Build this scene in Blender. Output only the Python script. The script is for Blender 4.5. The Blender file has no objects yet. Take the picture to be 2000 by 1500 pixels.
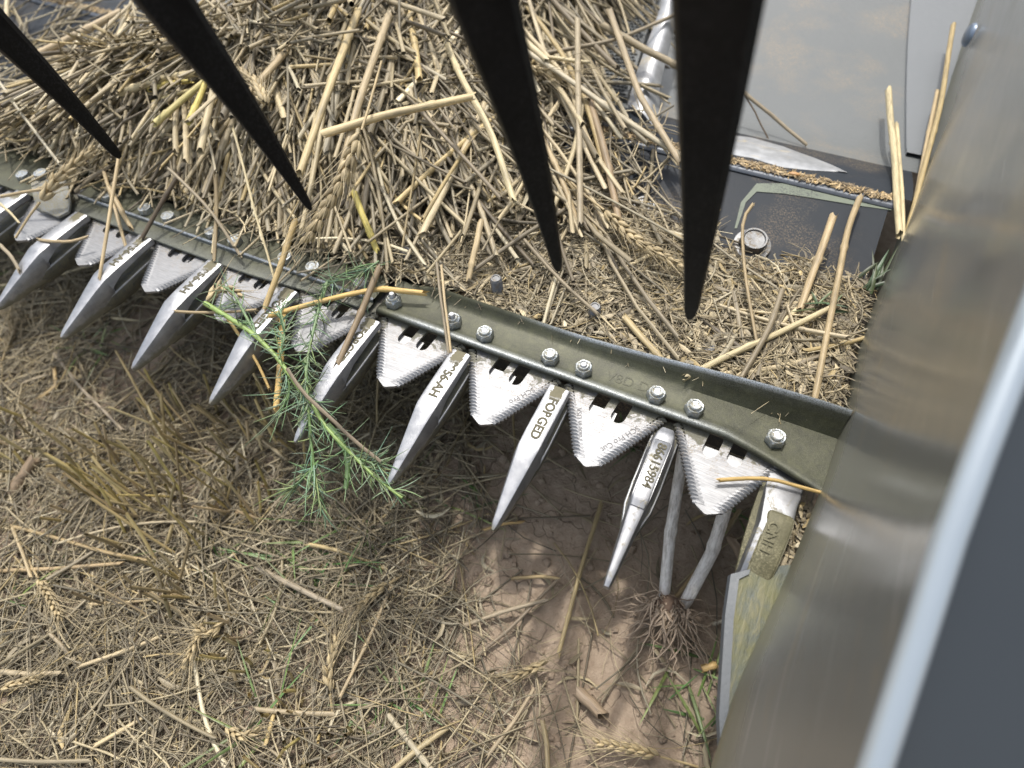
import bpy, bmesh, math, random
import numpy as np
from mathutils import Vector, Matrix

random.seed(7)
rng = np.random.default_rng(11)
scene = bpy.context.scene
COL = scene.collection
R_ = math.radians

# ------------------------------------------------------------------ camera
CR = np.array([[0.8996469920929433, 0.4341900446101866, -0.04598146125755158],
               [0.33369777917719673, -0.7516721289455053, -0.5688890952867938],
               [-0.2815689645365456, 0.49645545190422063, -0.821127823473168]])
CC = np.array([0.05599919, -0.18472851, 0.37035042])
CF = 1253.6784
cam_data = bpy.data.cameras.new('camera')
cam = bpy.data.objects.new('camera', cam_data)
COL.objects.link(cam)
M = Matrix.Identity(4)
for i in range(3):
    M[i][0] = CR[0, i]
    M[i][1] = -CR[1, i]
    M[i][2] = -CR[2, i]
    M[i][3] = CC[i]
cam.matrix_world = M
cam_data.sensor_width = 36.0
cam_data.lens = CF / 2000 * 36
cam_data.clip_start = 0.01
cam_data.clip_end = 200
cam_data.dof.use_dof = True
cam_data.dof.focus_distance = 0.44
cam_data.dof.aperture_fstop = 5.4
scene.camera = cam

# ------------------------------------------------------------------ sky and sun
SUN_TO = Vector((-0.22, 0.33, 1.05)).normalized()      # direction towards the sun
world = bpy.data.worlds.new('World')
scene.world = world
world.use_nodes = True
wn = world.node_tree
for n in list(wn.nodes):
    wn.nodes.remove(n)
sky = wn.nodes.new('ShaderNodeTexSky')
sky.sky_type = 'NISHITA'
sky.sun_disc = False
sky.sun_elevation = math.asin(SUN_TO.z)
sky.sun_rotation = math.atan2(SUN_TO.x, SUN_TO.y)
sky.air_density = 1.5
sky.dust_density = 5.0
sky.ozone_density = 1.0
bg = wn.nodes.new('ShaderNodeBackground')
bg.inputs['Strength'].default_value = 0.15
wo = wn.nodes.new('ShaderNodeOutputWorld')
veil = wn.nodes.new('ShaderNodeHueSaturation')      # thin high cloud: a paler sky
veil.inputs['Saturation'].default_value = 0.55
veil.inputs['Value'].default_value = 1.15
wn.links.new(sky.outputs[0], veil.inputs['Color'])
wn.links.new(veil.outputs[0], bg.inputs[0])
wn.links.new(bg.outputs[0], wo.inputs[0])
sun_data = bpy.data.lights.new('sun', 'SUN')
sun_data.energy = 2.05
sun_data.angle = R_(2.0)
sun_data.color = (1.0, 0.955, 0.89)
sun = bpy.data.objects.new('sun', sun_data)
COL.objects.link(sun)
sun.rotation_euler = SUN_TO.to_track_quat('Z', 'Y').to_euler()
scene.view_settings.view_transform = 'Standard'
scene.view_settings.look = 'None'
scene.view_settings.gamma = 1.0
scene.view_settings.exposure = 0.42
scene.view_settings.use_curve_mapping = False
scene.cycles.max_bounces = 6
scene.cycles.diffuse_bounces = 3
scene.cycles.glossy_bounces = 3


# ------------------------------------------------------------------ placing helpers
def ray(u, v):
    return CR.T @ np.array([(u - 1000) / CF, (v - 750) / CF, 1.0])


def at(u, v, z=0.0):
    """the point of height z seen at that place of the photograph"""
    d = ray(u, v)
    return CC + d * ((z - CC[2]) / d[2])


def atd(u, v, depth):
    return CC + ray(u, v) * depth


def smooth(a, b, x):
    t = np.clip((np.asarray(x, float) - a) / (b - a), 0, 1)
    return t * t * (3 - 2 * t)


def lumps(x, y, s=1.0, seed=0):
    """cheap smooth noise, about -1..1"""
    r = np.random.default_rng(seed)
    x = np.asarray(x, float)
    y = np.asarray(y, float)
    o = np.zeros_like(x + y)
    for k in range(7):
        a = r.uniform(0, 6.28)
        f = s * (1.0 + 0.75 * k)
        o = o + np.sin(f * (x * math.cos(a) + y * math.sin(a)) + r.uniform(0, 6.28)) / (1 + 0.5 * k)
    return o / 2.6


# ------------------------------------------------------------------ objects
def tag(o, label=None, cat=None, group=None, kind=None):
    if label: o['label'] = label
    if cat: o['category'] = cat
    if group: o['group'] = group
    if kind: o['kind'] = kind
    return o


def link(name, me, mat=None, parent=None):
    o = bpy.data.objects.new(name, me)
    COL.objects.link(o)
    if mat is not None and me is not None and not me.materials:
        me.materials.append(mat)
    if parent is not None:
        o.parent = parent
    return o


def empty(name, loc=(0, 0, 0), rz=0.0):
    o = bpy.data.objects.new(name, None)
    o.empty_display_size = 0.02
    COL.objects.link(o)
    o.location = loc
    o.rotation_euler = (0, 0, rz)
    return o


def pymesh(name, verts, faces, sharp=None, smooth_=True):
    me = bpy.data.meshes.new(name)
    me.from_pydata([tuple(map(float, v)) for v in verts], [], [tuple(map(int, f)) for f in faces])
    me.update()
    if smooth_:
        me.shade_smooth()
        if sharp is not None:
            me.set_sharp_from_angle(angle=R_(sharp))
    return me


def quads_mesh(name, V, Q, col=None, uv=None, smooth_=True):
    """V (n,3), Q (m,4), col (n,3) per vertex, uv (n,2) per vertex"""
    me = bpy.data.meshes.new(name)
    nv, nq = len(V), len(Q)
    me.vertices.add(nv)
    me.vertices.foreach_set('co', np.ascontiguousarray(V, np.float32).ravel())
    me.loops.add(nq * 4)
    me.polygons.add(nq)
    me.polygons.foreach_set('loop_start', np.arange(0, nq * 4, 4, dtype=np.int32))
    flat = np.ascontiguousarray(Q, np.int32).ravel()
    me.loops.foreach_set('vertex_index', flat)
    me.update(calc_edges=True)
    me.polygons.foreach_set('use_smooth', np.full(nq, smooth_, dtype=bool))
    if col is not None:
        a = me.color_attributes.new('Col', 'FLOAT_COLOR', 'POINT')
        c = np.ones((nv, 4), np.float32)
        c[:, :3] = col
        a.data.foreach_set('color', c.ravel())
    if uv is not None:
        u = me.uv_layers.new(name='UVMap')
        u.data.foreach_set('uv', np.ascontiguousarray(uv[flat], np.float32).ravel())
    me.update()
    return me


def unit(a):
    return a / (np.linalg.norm(a, axis=-1, keepdims=True) + 1e-12)


def tubes(P, Rad, col, S=6, flat=1.0, jag=0.0):
    """P (M,N,3) centre lines, Rad (M,N), col (M,3) -> arrays of open, hollow tubes"""
    P = np.asarray(P, float)
    Mn, N, _ = P.shape
    T = unit(np.gradient(P, axis=1))
    ref = unit(rng.normal(size=(Mn, 1, 3)))
    n1 = unit(np.cross(T, np.broadcast_to(ref, T.shape)))
    n2 = np.cross(T, n1)
    ang = np.linspace(0, 2 * math.pi, S, endpoint=False)
    fl = np.broadcast_to(np.asarray(flat, float), (Mn,)).reshape(Mn, 1, 1, 1)
    V = (P[:, :, None, :] + Rad[:, :, None, None] * (np.cos(ang)[None, None, :, None] * n1[:, :, None, :]
         + fl * np.sin(ang)[None, None, :, None] * n2[:, :, None, :]))
    if jag > 0:
        j = rng.uniform(-1, 1, size=(Mn, 2, S, 1)) * jag
        V[:, 0] += T[:, 0, None, :] * j[:, 0]
        V[:, -1] += T[:, -1, None, :] * j[:, 1]
    L = np.concatenate([np.zeros((Mn, 1)), np.cumsum(np.linalg.norm(np.diff(P, axis=1), axis=-1), axis=1)], axis=1)
    off = rng.uniform(0, 50, size=(Mn, 1))
    uv = np.zeros((Mn, N, S, 2))
    uv[..., 0] = (np.minimum(np.arange(S), S - np.arange(S)) / S * 2)[None, None, :] + off[:, :, None]
    uv[..., 1] = (L + off)[:, :, None]
    base = (np.arange(Mn)[:, None, None] * N * S + np.arange(N - 1)[None, :, None] * S)
    a = np.arange(S)[None, None, :]
    b = (np.arange(S) + 1) % S
    b = b[None, None, :]
    Q = np.stack([base + a, base + b, base + S + b, base + S + a], -1).reshape(-1, 4)
    C = np.broadcast_to(np.asarray(col, float)[:, None, None, :], (Mn, N, S, 3)).copy()
    return V.reshape(-1, 3), Q, C.reshape(-1, 3), uv.reshape(-1, 2)


def ribbons(P, W, col, up=None):
    """flat strips: P (M,N,3), W (M,N) half widths"""
    P = np.asarray(P, float)
    Mn, N, _ = P.shape
    T = unit(np.gradient(P, axis=1))
    if up is None:
        up = unit(rng.normal(size=(Mn, 1, 3)) * 0.5 + np.array([0, 0, 1.0]))
    side = unit(np.cross(T, np.broadcast_to(up, T.shape)))
    nrm = np.cross(side, T)
    A = P - side * W[..., None]
    B = P + nrm * W[..., None] * 0.45
    D = P + side * W[..., None]
    V = np.stack([A, B, D], 2)
    base = (np.arange(Mn)[:, None, None] * N * 3 + np.arange(N - 1)[None, :, None] * 3)
    a = np.arange(2)[None, None, :]
    Q = np.stack([base + a, base + a + 1, base + 3 + a + 1, base + 3 + a], -1).reshape(-1, 4)
    C = np.broadcast_to(np.asarray(col, float)[:, None, None, :], (Mn, N, 3, 3)).copy()
    off = rng.uniform(0, 50, size=(Mn, 1))
    L = np.concatenate([np.zeros((Mn, 1)), np.cumsum(np.linalg.norm(np.diff(P, axis=1), axis=-1), axis=1)], axis=1)
    uv = np.zeros((Mn, N, 3, 2))
    uv[..., 0] = (np.arange(3) * 0.5)[None, None, :] + off[:, :, None]
    uv[..., 1] = (L + off)[:, :, None]
    return V.reshape(-1, 3), Q, C.reshape(-1, 3), uv.reshape(-1, 2)


def join(parts):
    V, Q, C, U = [], [], [], []
    n = 0
    for v, q, c, u in parts:
        V.append(v); Q.append(q + n); C.append(c); U.append(u)
        n += len(v)
    return np.concatenate(V), np.concatenate(Q), np.concatenate(C), np.concatenate(U)


# ------------------------------------------------------------------ materials
def newmat(name):
    m = bpy.data.materials.new(name)
    m.use_nodes = True
    nt = m.node_tree
    return m, nt, nt.nodes['Principled BSDF']


def N(nt, typ, **kw):
    n = nt.nodes.new(typ)
    for k, v in kw.items():
        if k in n.inputs:
            n.inputs[k].default_value = v
        else:
            setattr(n, k, v)
    return n


def noise(nt, scale, detail=4, rough=0.55, vec=None, dist=0.0):
    n = N(nt, 'ShaderNodeTexNoise')
    n.inputs['Scale'].default_value = scale
    n.inputs['Detail'].default_value = detail
    n.inputs['Roughness'].default_value = rough
    n.inputs['Distortion'].default_value = dist
    if vec is not None:
        nt.links.new(vec, n.inputs['Vector'])
    return n.outputs[0]


def ramp(nt, src, stops, interp='LINEAR'):
    r = N(nt, 'ShaderNodeValToRGB')
    r.color_ramp.interpolation = interp
    e = r.color_ramp.elements
    while len(e) < len(stops):
        e.new(0.5)
    for el, (p, c) in zip(e, stops):
        el.position = p
        el.color = (c, c, c, 1) if not hasattr(c, '__len__') else (*c, 1)
    nt.links.new(src, r.inputs[0])
    return r.outputs[0]


def mix(nt, fac, a, b, mode='MIX'):
    n = N(nt, 'ShaderNodeMix', data_type='RGBA', blend_type=mode)
    for s, v in ((n.inputs[0], fac), (n.inputs[6], a), (n.inputs[7], b)):
        if isinstance(v, (int, float)):
            s.default_value = v
        elif isinstance(v, tuple):
            s.default_value = (*v, 1)
        else:
            nt.links.new(v, s)
    return n.outputs[2]


def mth(nt, op, a, b=None, c=None):
    n = N(nt, 'ShaderNodeMath', operation=op)
    for i, v in enumerate((a, b, c)):
        if v is None: continue
        if isinstance(v, (int, float)):
            n.inputs[i].default_value = v
        else:
            nt.links.new(v, n.inputs[i])
    return n.outputs[0]


def mapped(nt, scale=(1, 1, 1), kind='Object', rot=(0, 0, 0)):
    tc = N(nt, 'ShaderNodeTexCoord')
    mp = N(nt, 'ShaderNodeMapping')
    mp.inputs['Scale'].default_value = scale
    mp.inputs['Rotation'].default_value = rot
    nt.links.new(tc.outputs[kind], mp.inputs[0])
    return mp.outputs[0]


def bump(nt, b, height, strength=0.3, dist=0.001):
    n = N(nt, 'ShaderNodeBump')
    n.inputs['Strength'].default_value = strength
    n.inputs['Distance'].default_value = dist
    nt.links.new(height, n.inputs['Height'])
    nt.links.new(n.outputs[0], b.inputs['Normal'])
    return n


def sock(nt, v, s):
    if isinstance(v, (int, float)):
        s.default_value = v
    elif isinstance(v, tuple):
        s.default_value = (*v, 1)
    else:
        nt.links.new(v, s)


OLIVE = (0.105, 0.098, 0.060)
OLIVE2 = (0.175, 0.155, 0.092)


def m_steel(name, base=(0.62, 0.64, 0.66), rough=0.38, metal=0.75, dirt=0.35, dirtcol=OLIVE, streak=(40, 700, 700),
            dscale=60, bumps=0.25, kind='Object'):
    m, nt, b = newmat(name)
    v = mapped(nt, (1, 1, 1), kind)
    vs = mapped(nt, streak, kind)
    st = noise(nt, 1.0, 5, 0.65, vs)
    fine = noise(nt, 900, 3, 0.6, v)
    big = noise(nt, dscale, 6, 0.7, v, 0.6)
    c = mix(nt, ramp(nt, st, [(0.3, 0.0), (0.7, 1.0)]), tuple(x * 0.72 for x in base), tuple(min(1, x * 1.18) for x in base))
    mask = ramp(nt, big, [(0.62 - dirt * 0.5, 0.0), (0.70 - dirt * 0.5, 1.0)])
    spk = ramp(nt, fine, [(0.45, 0.35), (0.62, 1.0)])
    mk = mth(nt, 'MULTIPLY', mask, spk)
    dc = mix(nt, fine, dirtcol, tuple(x * 1.5 for x in dirtcol))
    sock(nt, mix(nt, mk, c, dc), b.inputs['Base Color'])
    sock(nt, mth(nt, 'SUBTRACT', metal, mth(nt, 'MULTIPLY', mk, metal)), b.inputs['Metallic'])
    rr = mth(nt, 'ADD', mth(nt, 'MULTIPLY', st, 0.25), rough - 0.12)
    sock(nt, mth(nt, 'ADD', rr, mth(nt, 'MULTIPLY', mk, 0.35)), b.inputs['Roughness'])
    bump(nt, b, mth(nt, 'ADD', st, mth(nt, 'MULTIPLY', mk, 0.7)), bumps, 0.0004)
    return m


def m_guard():
    """cast guard steel: bare worn metal with an olive stain down the middle of the top face"""
    m, nt, b = newmat('guard_steel')
    tc = N(nt, 'ShaderNodeTexCoord')
    sx = N(nt, 'ShaderNodeSeparateXYZ')
    nt.links.new(tc.outputs['Object'], sx.inputs[0])
    oi = N(nt, 'ShaderNodeObjectInfo')
    v = N(nt, 'ShaderNodeVectorMath', operation='ADD')
    nt.links.new(tc.outputs['Object'], v.inputs[0])
    nt.links.new(oi.outputs['Random'], v.inputs[1])
    n1 = noise(nt, 420, 3, 0.5, v.outputs[0])
    n2 = noise(nt, 1500, 4, 0.7, v.outputs[0])
    n3 = noise(nt, 90, 5, 0.6, v.outputs[0])
    ax = mth(nt, 'ABSOLUTE', sx.outputs[0])
    edge = mth(nt, 'ADD', ax, mth(nt, 'MULTIPLY', mth(nt, 'SUBTRACT', n1, 0.5), 0.006))
    top = ramp(nt, mth(nt, 'MULTIPLY', edge, 100), [(0.40, 1.0), (0.43, 0.0)])
    fwd = ramp(nt, mth(nt, 'ADD', mth(nt, 'MULTIPLY', sx.outputs[1], 10), mth(nt, 'MULTIPLY', n1, 0.10)), [(0.36, 0.0), (0.40, 1.0)])
    up = ramp(nt, mth(nt, 'MULTIPLY', sx.outputs[2], 100), [(0.82, 0.0), (0.90, 1.0)])
    stain = mth(nt, 'MULTIPLY', mth(nt, 'MULTIPLY', top, fwd), up)
    # grime low on the body
    low = ramp(nt, mth(nt, 'ADD', mth(nt, 'MULTIPLY', sx.outputs[2], 30), mth(nt, 'MULTIPLY', n3, 0.5)), [(0.0, 1.0), (0.12, 0.0)])
    spots = ramp(nt, n2, [(0.60, 0.0), (0.66, 0.8)])
    low = mth(nt, 'MULTIPLY', low, 0.85)
    mk = mth(nt, 'MAXIMUM', stain, mth(nt, 'MAXIMUM', low, mth(nt, 'MULTIPLY', spots, ramp(nt, n3, [(0.5, 0.0), (0.6, 0.6)]))))
    base = mix(nt, ramp(nt, n3, [(0.3, 0.0), (0.7, 1.0)]), (0.27, 0.278, 0.295), (0.47, 0.476, 0.485))
    sock(nt, mix(nt, mk, base, mix(nt, n3, OLIVE, OLIVE2)), b.inputs['Base Color'])
    sock(nt, mth(nt, 'MULTIPLY', mth(nt, 'SUBTRACT', 1.0, mk), 0.86), b.inputs['Metallic'])
    sock(nt, mth(nt, 'ADD', 0.34, mth(nt, 'ADD', mth(nt, 'MULTIPLY', mk, 0.3), mth(nt, 'MULTIPLY', n2, 0.16))), b.inputs['Roughness'])
    bump(nt, b, mth(nt, 'ADD', n2, mth(nt, 'ADD', mth(nt, 'MULTIPLY', stain, -0.8), mth(nt, 'MULTIPLY', n1, 0.6))), 0.4, 0.0003)
    return m


def m_section():
    """knife section: bright ground steel, olive tone and brown flecks near the back"""
    m, nt, b = newmat('section_steel')
    tc = N(nt, 'ShaderNodeTexCoord')
    sx = N(nt, 'ShaderNodeSeparateXYZ')
    nt.links.new(tc.outputs['Object'], sx.inputs[0])
    oi = N(nt, 'ShaderNodeObjectInfo')
    v = N(nt, 'ShaderNodeVectorMath', operation='ADD')
    nt.links.new(tc.outputs['Object'], v.inputs[0])
    nt.links.new(oi.outputs['Random'], v.inputs[1])
    mp = N(nt, 'ShaderNodeMapping')
    mp.inputs['Scale'].default_value = (120, 2200, 90)
    mp.inputs['Rotation'].default_value = (0, 0, 0.1)
    nt.links.new(v.outputs[0], mp.inputs[0])
    st = noise(nt, 1, 3, 0.6, mp.outputs[0])
    mp2 = N(nt, 'ShaderNodeMapping')
    mp2.inputs['Scale'].default_value = (60, 700, 90)
    nt.links.new(v.outputs[0], mp2.inputs[0])
    st2 = noise(nt, 1, 3, 0.6, mp2.outputs[0])
    n1 = noise(nt, 130, 4, 0.6, v.outputs[0], 0.5)
    n2 = noise(nt, 1300, 3, 0.75, v.outputs[0])
    back = ramp(nt, mth(nt, 'ADD', mth(nt, 'MULTIPLY', sx.outputs[1], 10), mth(nt, 'MULTIPLY', mth(nt, 'SUBTRACT', n1, 0.5), 0.5)),
                [(0.47, 0.0), (0.51, 1.0)])
    fl = mth(nt, 'MULTIPLY', ramp(nt, n2, [(0.53, 0.0), (0.58, 1.0)]),
             ramp(nt, mth(nt, 'ADD', mth(nt, 'MULTIPLY', sx.outputs[1], 10), mth(nt, 'MULTIPLY', mth(nt, 'SUBTRACT', n1, 0.5), 0.8)), [(0.30, 0.0), (0.52, 0.9)]))
    c = mix(nt, ramp(nt, st, [(0.3, 0.0), (0.7, 1.0)]), (0.185, 0.19, 0.20), (0.36, 0.365, 0.372))
    c = mix(nt, mth(nt, 'MULTIPLY', st2, 0.5), c, (0.20, 0.206, 0.215))
    c = mix(nt, fl, c, (0.22, 0.165, 0.095))
    c = mix(nt, mth(nt, 'MULTIPLY', back, ramp(nt, n2, [(0.3, 0.55), (0.6, 1.0)])), c, (0.12, 0.115, 0.078))
    mk = mth(nt, 'MAXIMUM', fl, back)
    sock(nt, c, b.inputs['Base Color'])
    sock(nt, mth(nt, 'MULTIPLY', mth(nt, 'SUBTRACT', 1.0, mk), 0.80), b.inputs['Metallic'])
    sock(nt, mth(nt, 'ADD', 0.40, mth(nt, 'ADD', mth(nt, 'MULTIPLY', mk, 0.2), mth(nt, 'MULTIPLY', st2, 0.25))), b.inputs['Roughness'])
    bump(nt, b, st2, 0.18, 0.0002)
    return m


def m_straw(name, rnd=0.35, rough=0.48, gain=0.94):
    m, nt, b = newmat(name)
    at_ = N(nt, 'ShaderNodeAttribute', attribute_name='Col')
    uv = mapped(nt, (9, 55, 1), 'UV')
    st = noise(nt, 1.0, 4, 0.7, uv)
    uv2 = mapped(nt, (1.6, 30, 1), 'UV')
    pt = noise(nt, 1.0, 4, 0.6, uv2)
    c = mix(nt, 1.0, at_.outputs['Color'], ramp(nt, st, [(0.28, 0.50 * gain), (0.5, 0.95 * gain), (0.75, 1.30 * gain)]), 'MULTIPLY')
    c = mix(nt, ramp(nt, pt, [(0.50, 0.0), (0.70, 0.6)]), c, (0.15, 0.128, 0.09))
    oi = N(nt, 'ShaderNodeObjectInfo')
    hs = N(nt, 'ShaderNodeHueSaturation')
    nt.links.new(c, hs.inputs['Color'])
    hs.inputs['Saturation'].default_value = 1.0
    sock(nt, mth(nt, 'ADD', 1 - rnd * 0.5, mth(nt, 'MULTIPLY', oi.outputs['Random'], rnd)), hs.inputs['Value'])
    sock(nt, hs.outputs[0], b.inputs['Base Color'])
    b.inputs['Roughness'].default_value = rough
    b.inputs['Specular IOR Level'].default_value = 0.35
    bump(nt, b, st, 0.5, 0.0003)
    return m


def m_plain(name, col, rough=0.5, metal=0.0, var=0.2, scale=80, bumps=0.15, bscale=300, spec=0.5, speck=None, specklo=0.6):
    m, nt, b = newmat(name)
    v = mapped(nt)
    n1 = noise(nt, scale, 6, 0.65, v, 0.3)
    n2 = noise(nt, bscale, 4, 0.6, v)
    c = mix(nt, n1, tuple(x * (1 - var) for x in col), tuple(x * (1 + var) for x in col))
    if speck is not None:
        n3 = noise(nt, 14, 4, 0.6, v)
        n4 = noise(nt, 700, 4, 0.75, v)
        mk = mth(nt, 'MULTIPLY', ramp(nt, n4, [(0.48, 0.0), (0.60, 1.0)]), ramp(nt, n3, [(specklo - 0.1, 0.0), (specklo + 0.05, 0.85)]))
        c = mix(nt, mk, c, speck)
    sock(nt, c, b.inputs['Base Color'])
    sock(nt, mth(nt, 'ADD', rough - 0.1, mth(nt, 'MULTIPLY', n1, 0.2)), b.inputs['Roughness'])
    b.inputs['Metallic'].default_value = metal
    b.inputs['Specular IOR Level'].default_value = spec
    bump(nt, b, n2, bumps, 0.0006)
    return m


def m_bar():
    """olive coated hold-down bar, rubbed bright and pitted along its two ridges (worn parts carry the mask)"""
    m, nt, b = newmat('bar_steel')
    v = mapped(nt)
    at_ = N(nt, 'ShaderNodeAttribute', attribute_name='Col')
    n1 = noise(nt, 45, 6, 0.7, v, 0.4)
    n2 = noise(nt, 1700, 3, 0.6, v)
    n3 = noise(nt, 240, 4, 0.6, v)
    ol = mix(nt, ramp(nt, n1, [(0.32, 0.0), (0.68, 1.0)]), (0.028, 0.031, 0.018), (0.084, 0.087, 0.049))
    ol = mix(nt, ramp(nt, n3, [(0.35, 0.45), (0.6, 0.0)]), ol, (0.035, 0.037, 0.028))
    ol = mix(nt, ramp(nt, n2, [(0.45, 0.0), (0.7, 0.4)]), ol, (0.15, 0.145, 0.10))
    w = mth(nt, 'MULTIPLY', at_.outputs['Fac'], ramp(nt, n3, [(0.25, 0.65), (0.55, 1.0)]))
    w = mth(nt, 'MULTIPLY', w, ramp(nt, n2, [(0.40, 0.15), (0.50, 1.0)]))
    sock(nt, mix(nt, w, ol, (0.50, 0.54, 0.58)), b.inputs['Base Color'])
    sock(nt, mth(nt, 'ADD', 0.25, mth(nt, 'MULTIPLY', w, 0.5)), b.inputs['Metallic'])
    sock(nt, mth(nt, 'SUBTRACT', 0.52, mth(nt, 'MULTIPLY', w, 0.14)), b.inputs['Roughness'])
    bump(nt, b, mth(nt, 'ADD', n2, n3), 0.35, 0.0004)
    return m


def m_soil():
    m, nt, b = newmat('soil')
    v = mapped(nt)
    n1 = noise(nt, 9, 8, 0.65, v, 0.3)
    n2 = noise(nt, 120, 8, 0.7, v)
    vo = N(nt, 'ShaderNodeTexVoronoi', feature='DISTANCE_TO_EDGE')
    vo.inputs['Scale'].default_value = 34
    wv = N(nt, 'ShaderNodeVectorMath', operation='ADD')
    nv = N(nt, 'ShaderNodeTexNoise')
    nv.inputs['Scale'].default_value = 30
    nt.links.new(v, nv.inputs['Vector'])
    sc = N(nt, 'ShaderNodeVectorMath', operation='SCALE')
    sc.inputs['Scale'].default_value = 0.05
    nt.links.new(nv.outputs['Color'], sc.inputs[0])
    nt.links.new(v, wv.inputs[0]); nt.links.new(sc.outputs[0], wv.inputs[1])
    nt.links.new(wv.outputs[0], vo.inputs['Vector'])
    crack = ramp(nt, vo.outputs['Distance'], [(0.0, 1.0), (0.022, 0.0)])
    crack = mth(nt, 'MULTIPLY', crack, ramp(nt, n1, [(0.50, 0.0), (0.62, 0.45)]))
    c = mix(nt, n1, (0.32, 0.25, 0.185), (0.50, 0.405, 0.31))
    c = mix(nt, ramp(nt, n2, [(0.35, 0.6), (0.65, 0.0)]), c, (0.22, 0.165, 0.12))
    c = mix(nt, crack, c, (0.07, 0.048, 0.034))
    sock(nt, c, b.inputs['Base Color'])
    b.inputs['Roughness'].default_value = 0.95
    b.inputs['Specular IOR Level'].default_value = 0.1
    bump(nt, b, mth(nt, 'SUBTRACT', mth(nt, 'MULTIPLY', n2, 1.0), mth(nt, 'MULTIPLY', crack, 0.8)), 0.9, 0.004)
    return m


M_GUARD = m_guard()
M_SECTION = m_section()
M_STRAW = m_straw('straw')
M_STRAW_BULK = m_straw('straw_bulk', 0.0)
M_HUSK = m_straw('chaff', 0.0, 0.55)
M_BAR = m_bar()
M_NUT = m_steel('zinc_nut', (0.42, 0.46, 0.49), 0.36, 0.85, 0.34, OLIVE2, (300, 300, 300), 260, 0.2)
M_STUD = m_steel('stud_steel', (0.17, 0.175, 0.18), 0.42, 0.7, 0.25, (0.16, 0.13, 0.09), (300, 300, 300), 200, 0.2)
M_SOIL = m_soil()
M_LETTER = m_plain('stained_lettering', (0.085, 0.077, 0.044), 0.7, 0.0, 0.25, 400, 0.1)
M_LETTER_DARK = m_plain('stamped_lettering', (0.10, 0.10, 0.105), 0.5, 0.5, 0.15, 400, 0.1)
M_BLACK = m_plain('black_plastic', (0.0030, 0.0030, 0.0034), 0.5, 0.0, 0.3, 60, 0.12, 220, 0.2, (0.022, 0.022, 0.023), 0.60)
M_GREY = m_plain('grey_paint', (0.140, 0.150, 0.152), 0.42, 0.0, 0.05, 30, 0.7, 190, 0.4, (0.27, 0.22, 0.155), 0.585)
M_SLATE = m_plain('slate_paint_and_shade', (0.024, 0.029, 0.036), 0.55, 0.0, 0.25, 40, 0.3, 160, 0.2, (0.15, 0.12, 0.085), 0.57)  # paint of the dark plate; on the trough lip it stands in for shade
M_EDGE = m_plain('edge_highlight', (0.115, 0.128, 0.148), 0.4, 0.3, 0.15, 90, 0.2, 300)  # bright highlight of the step edge put into a paler colour
M_PALE = m_plain('pale_scuff', (0.15, 0.175, 0.135), 0.6, 0.0, 0.3, 160, 0.2, 300, 0.4, (0.03, 0.035, 0.04), 0.52)
M_BARE = m_steel('bare_steel', (0.42, 0.43, 0.44), 0.42, 0.6, 0.12, (0.3, 0.26, 0.18), (60, 60, 60), 40, 0.3)
M_COVER = m_plain('cover_slate', (0.030, 0.036, 0.042), 0.42, 0.0, 0.15, 6, 0.05, 60)


# =================================================================== THE SETTING: ground
GZ = -0.17


def ground_z(x, y):
    return GZ + 0.006 * lumps(x, y, 14, 3) + 0.0035 * lumps(x, y, 45, 5) + 0.0015 * lumps(x, y, 130, 6)


def grid_mesh(name, xs, ys, zf):
    X, Y = np.meshgrid(xs, ys)
    Z = zf(X, Y)
    V = np.stack([X, Y, Z], -1).reshape(-1, 3)
    nx, ny = len(xs), len(ys)
    i = np.arange(ny - 1)[:, None] * nx + np.arange(nx - 1)[None, :]
    Q = np.stack([i, i + 1, i + nx + 1, i + nx], -1).reshape(-1, 4)
    return quads_mesh(name, V, Q)


xs = np.concatenate([[-60, -20, -8, -4, -2.2], np.linspace(-1.5, 0.5, 401), [1, 2.2, 5, 20, 60]])
ys = np.concatenate([[-60, -20, -6, -2, -0.9], np.linspace(-0.55, 0.55, 221), [0.8, 1.2, 2.5, 6, 20, 60]])
g = link('ground', grid_mesh('ground', xs, ys, ground_z), M_SOIL)
tag(g, kind='structure')


# =================================================================== header pan behind the knife
def extrude_profile(pts, x0, x1, nx=2, closed=False, fy=None):
    """profile of (y,z) swept along x"""
    V, F = [], []
    n = len(pts)
    for i in range(nx):
        x = x0 + (x1 - x0) * i / (nx - 1)
        for (y, z) in pts:
            V.append((x, y, z) if fy is None else fy(x, y, z))
    for i in range(nx - 1):
        for j in range(n if closed else n - 1):
            a = i * n + j
            b = i * n + (j + 1) % n
            F.append((a, b, b + n, a + n))
    if closed:
        F.append(tuple(range(n - 1, -1, -1)))
        F.append(tuple((nx - 1) * n + k for k in range(n)))
    return V, F


XL, XR = -1.6, 0.135
pan = empty('header_pan', (-0.4, 0.2, 0))
tag(pan, 'grey steel pan of the header behind the knife, holding the straw', 'header')


def local(V, o):
    l = np.array(o.location)
    return [tuple(np.array(v) - l) for v in V]


V, F = extrude_profile([(0.062, -0.004), (0.098, -0.004), (0.104, -0.008), (0.185, -0.010), (0.21, -0.006), (0.300, 0.0165), (0.3045, 0.0165),
                        (0.3045, -0.02), (0.200, -0.042), (0.062, -0.022)], XL, XR, 2, True)
link('floor_plate', pymesh('floor_plate', local(V, pan), F, 20), M_SLATE, pan)
V, F = extrude_profile([(0.3030, 0.0178), (0.3042, 0.0197), (0.306, 0.0203), (0.3165, 0.0195), (0.3165, 0.012), (0.3065, 0.012)], XL, XR + 0.003, 2, True)
link('step_edge', pymesh('step_edge', local(V, pan), F, 50), M_EDGE, pan)


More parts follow.
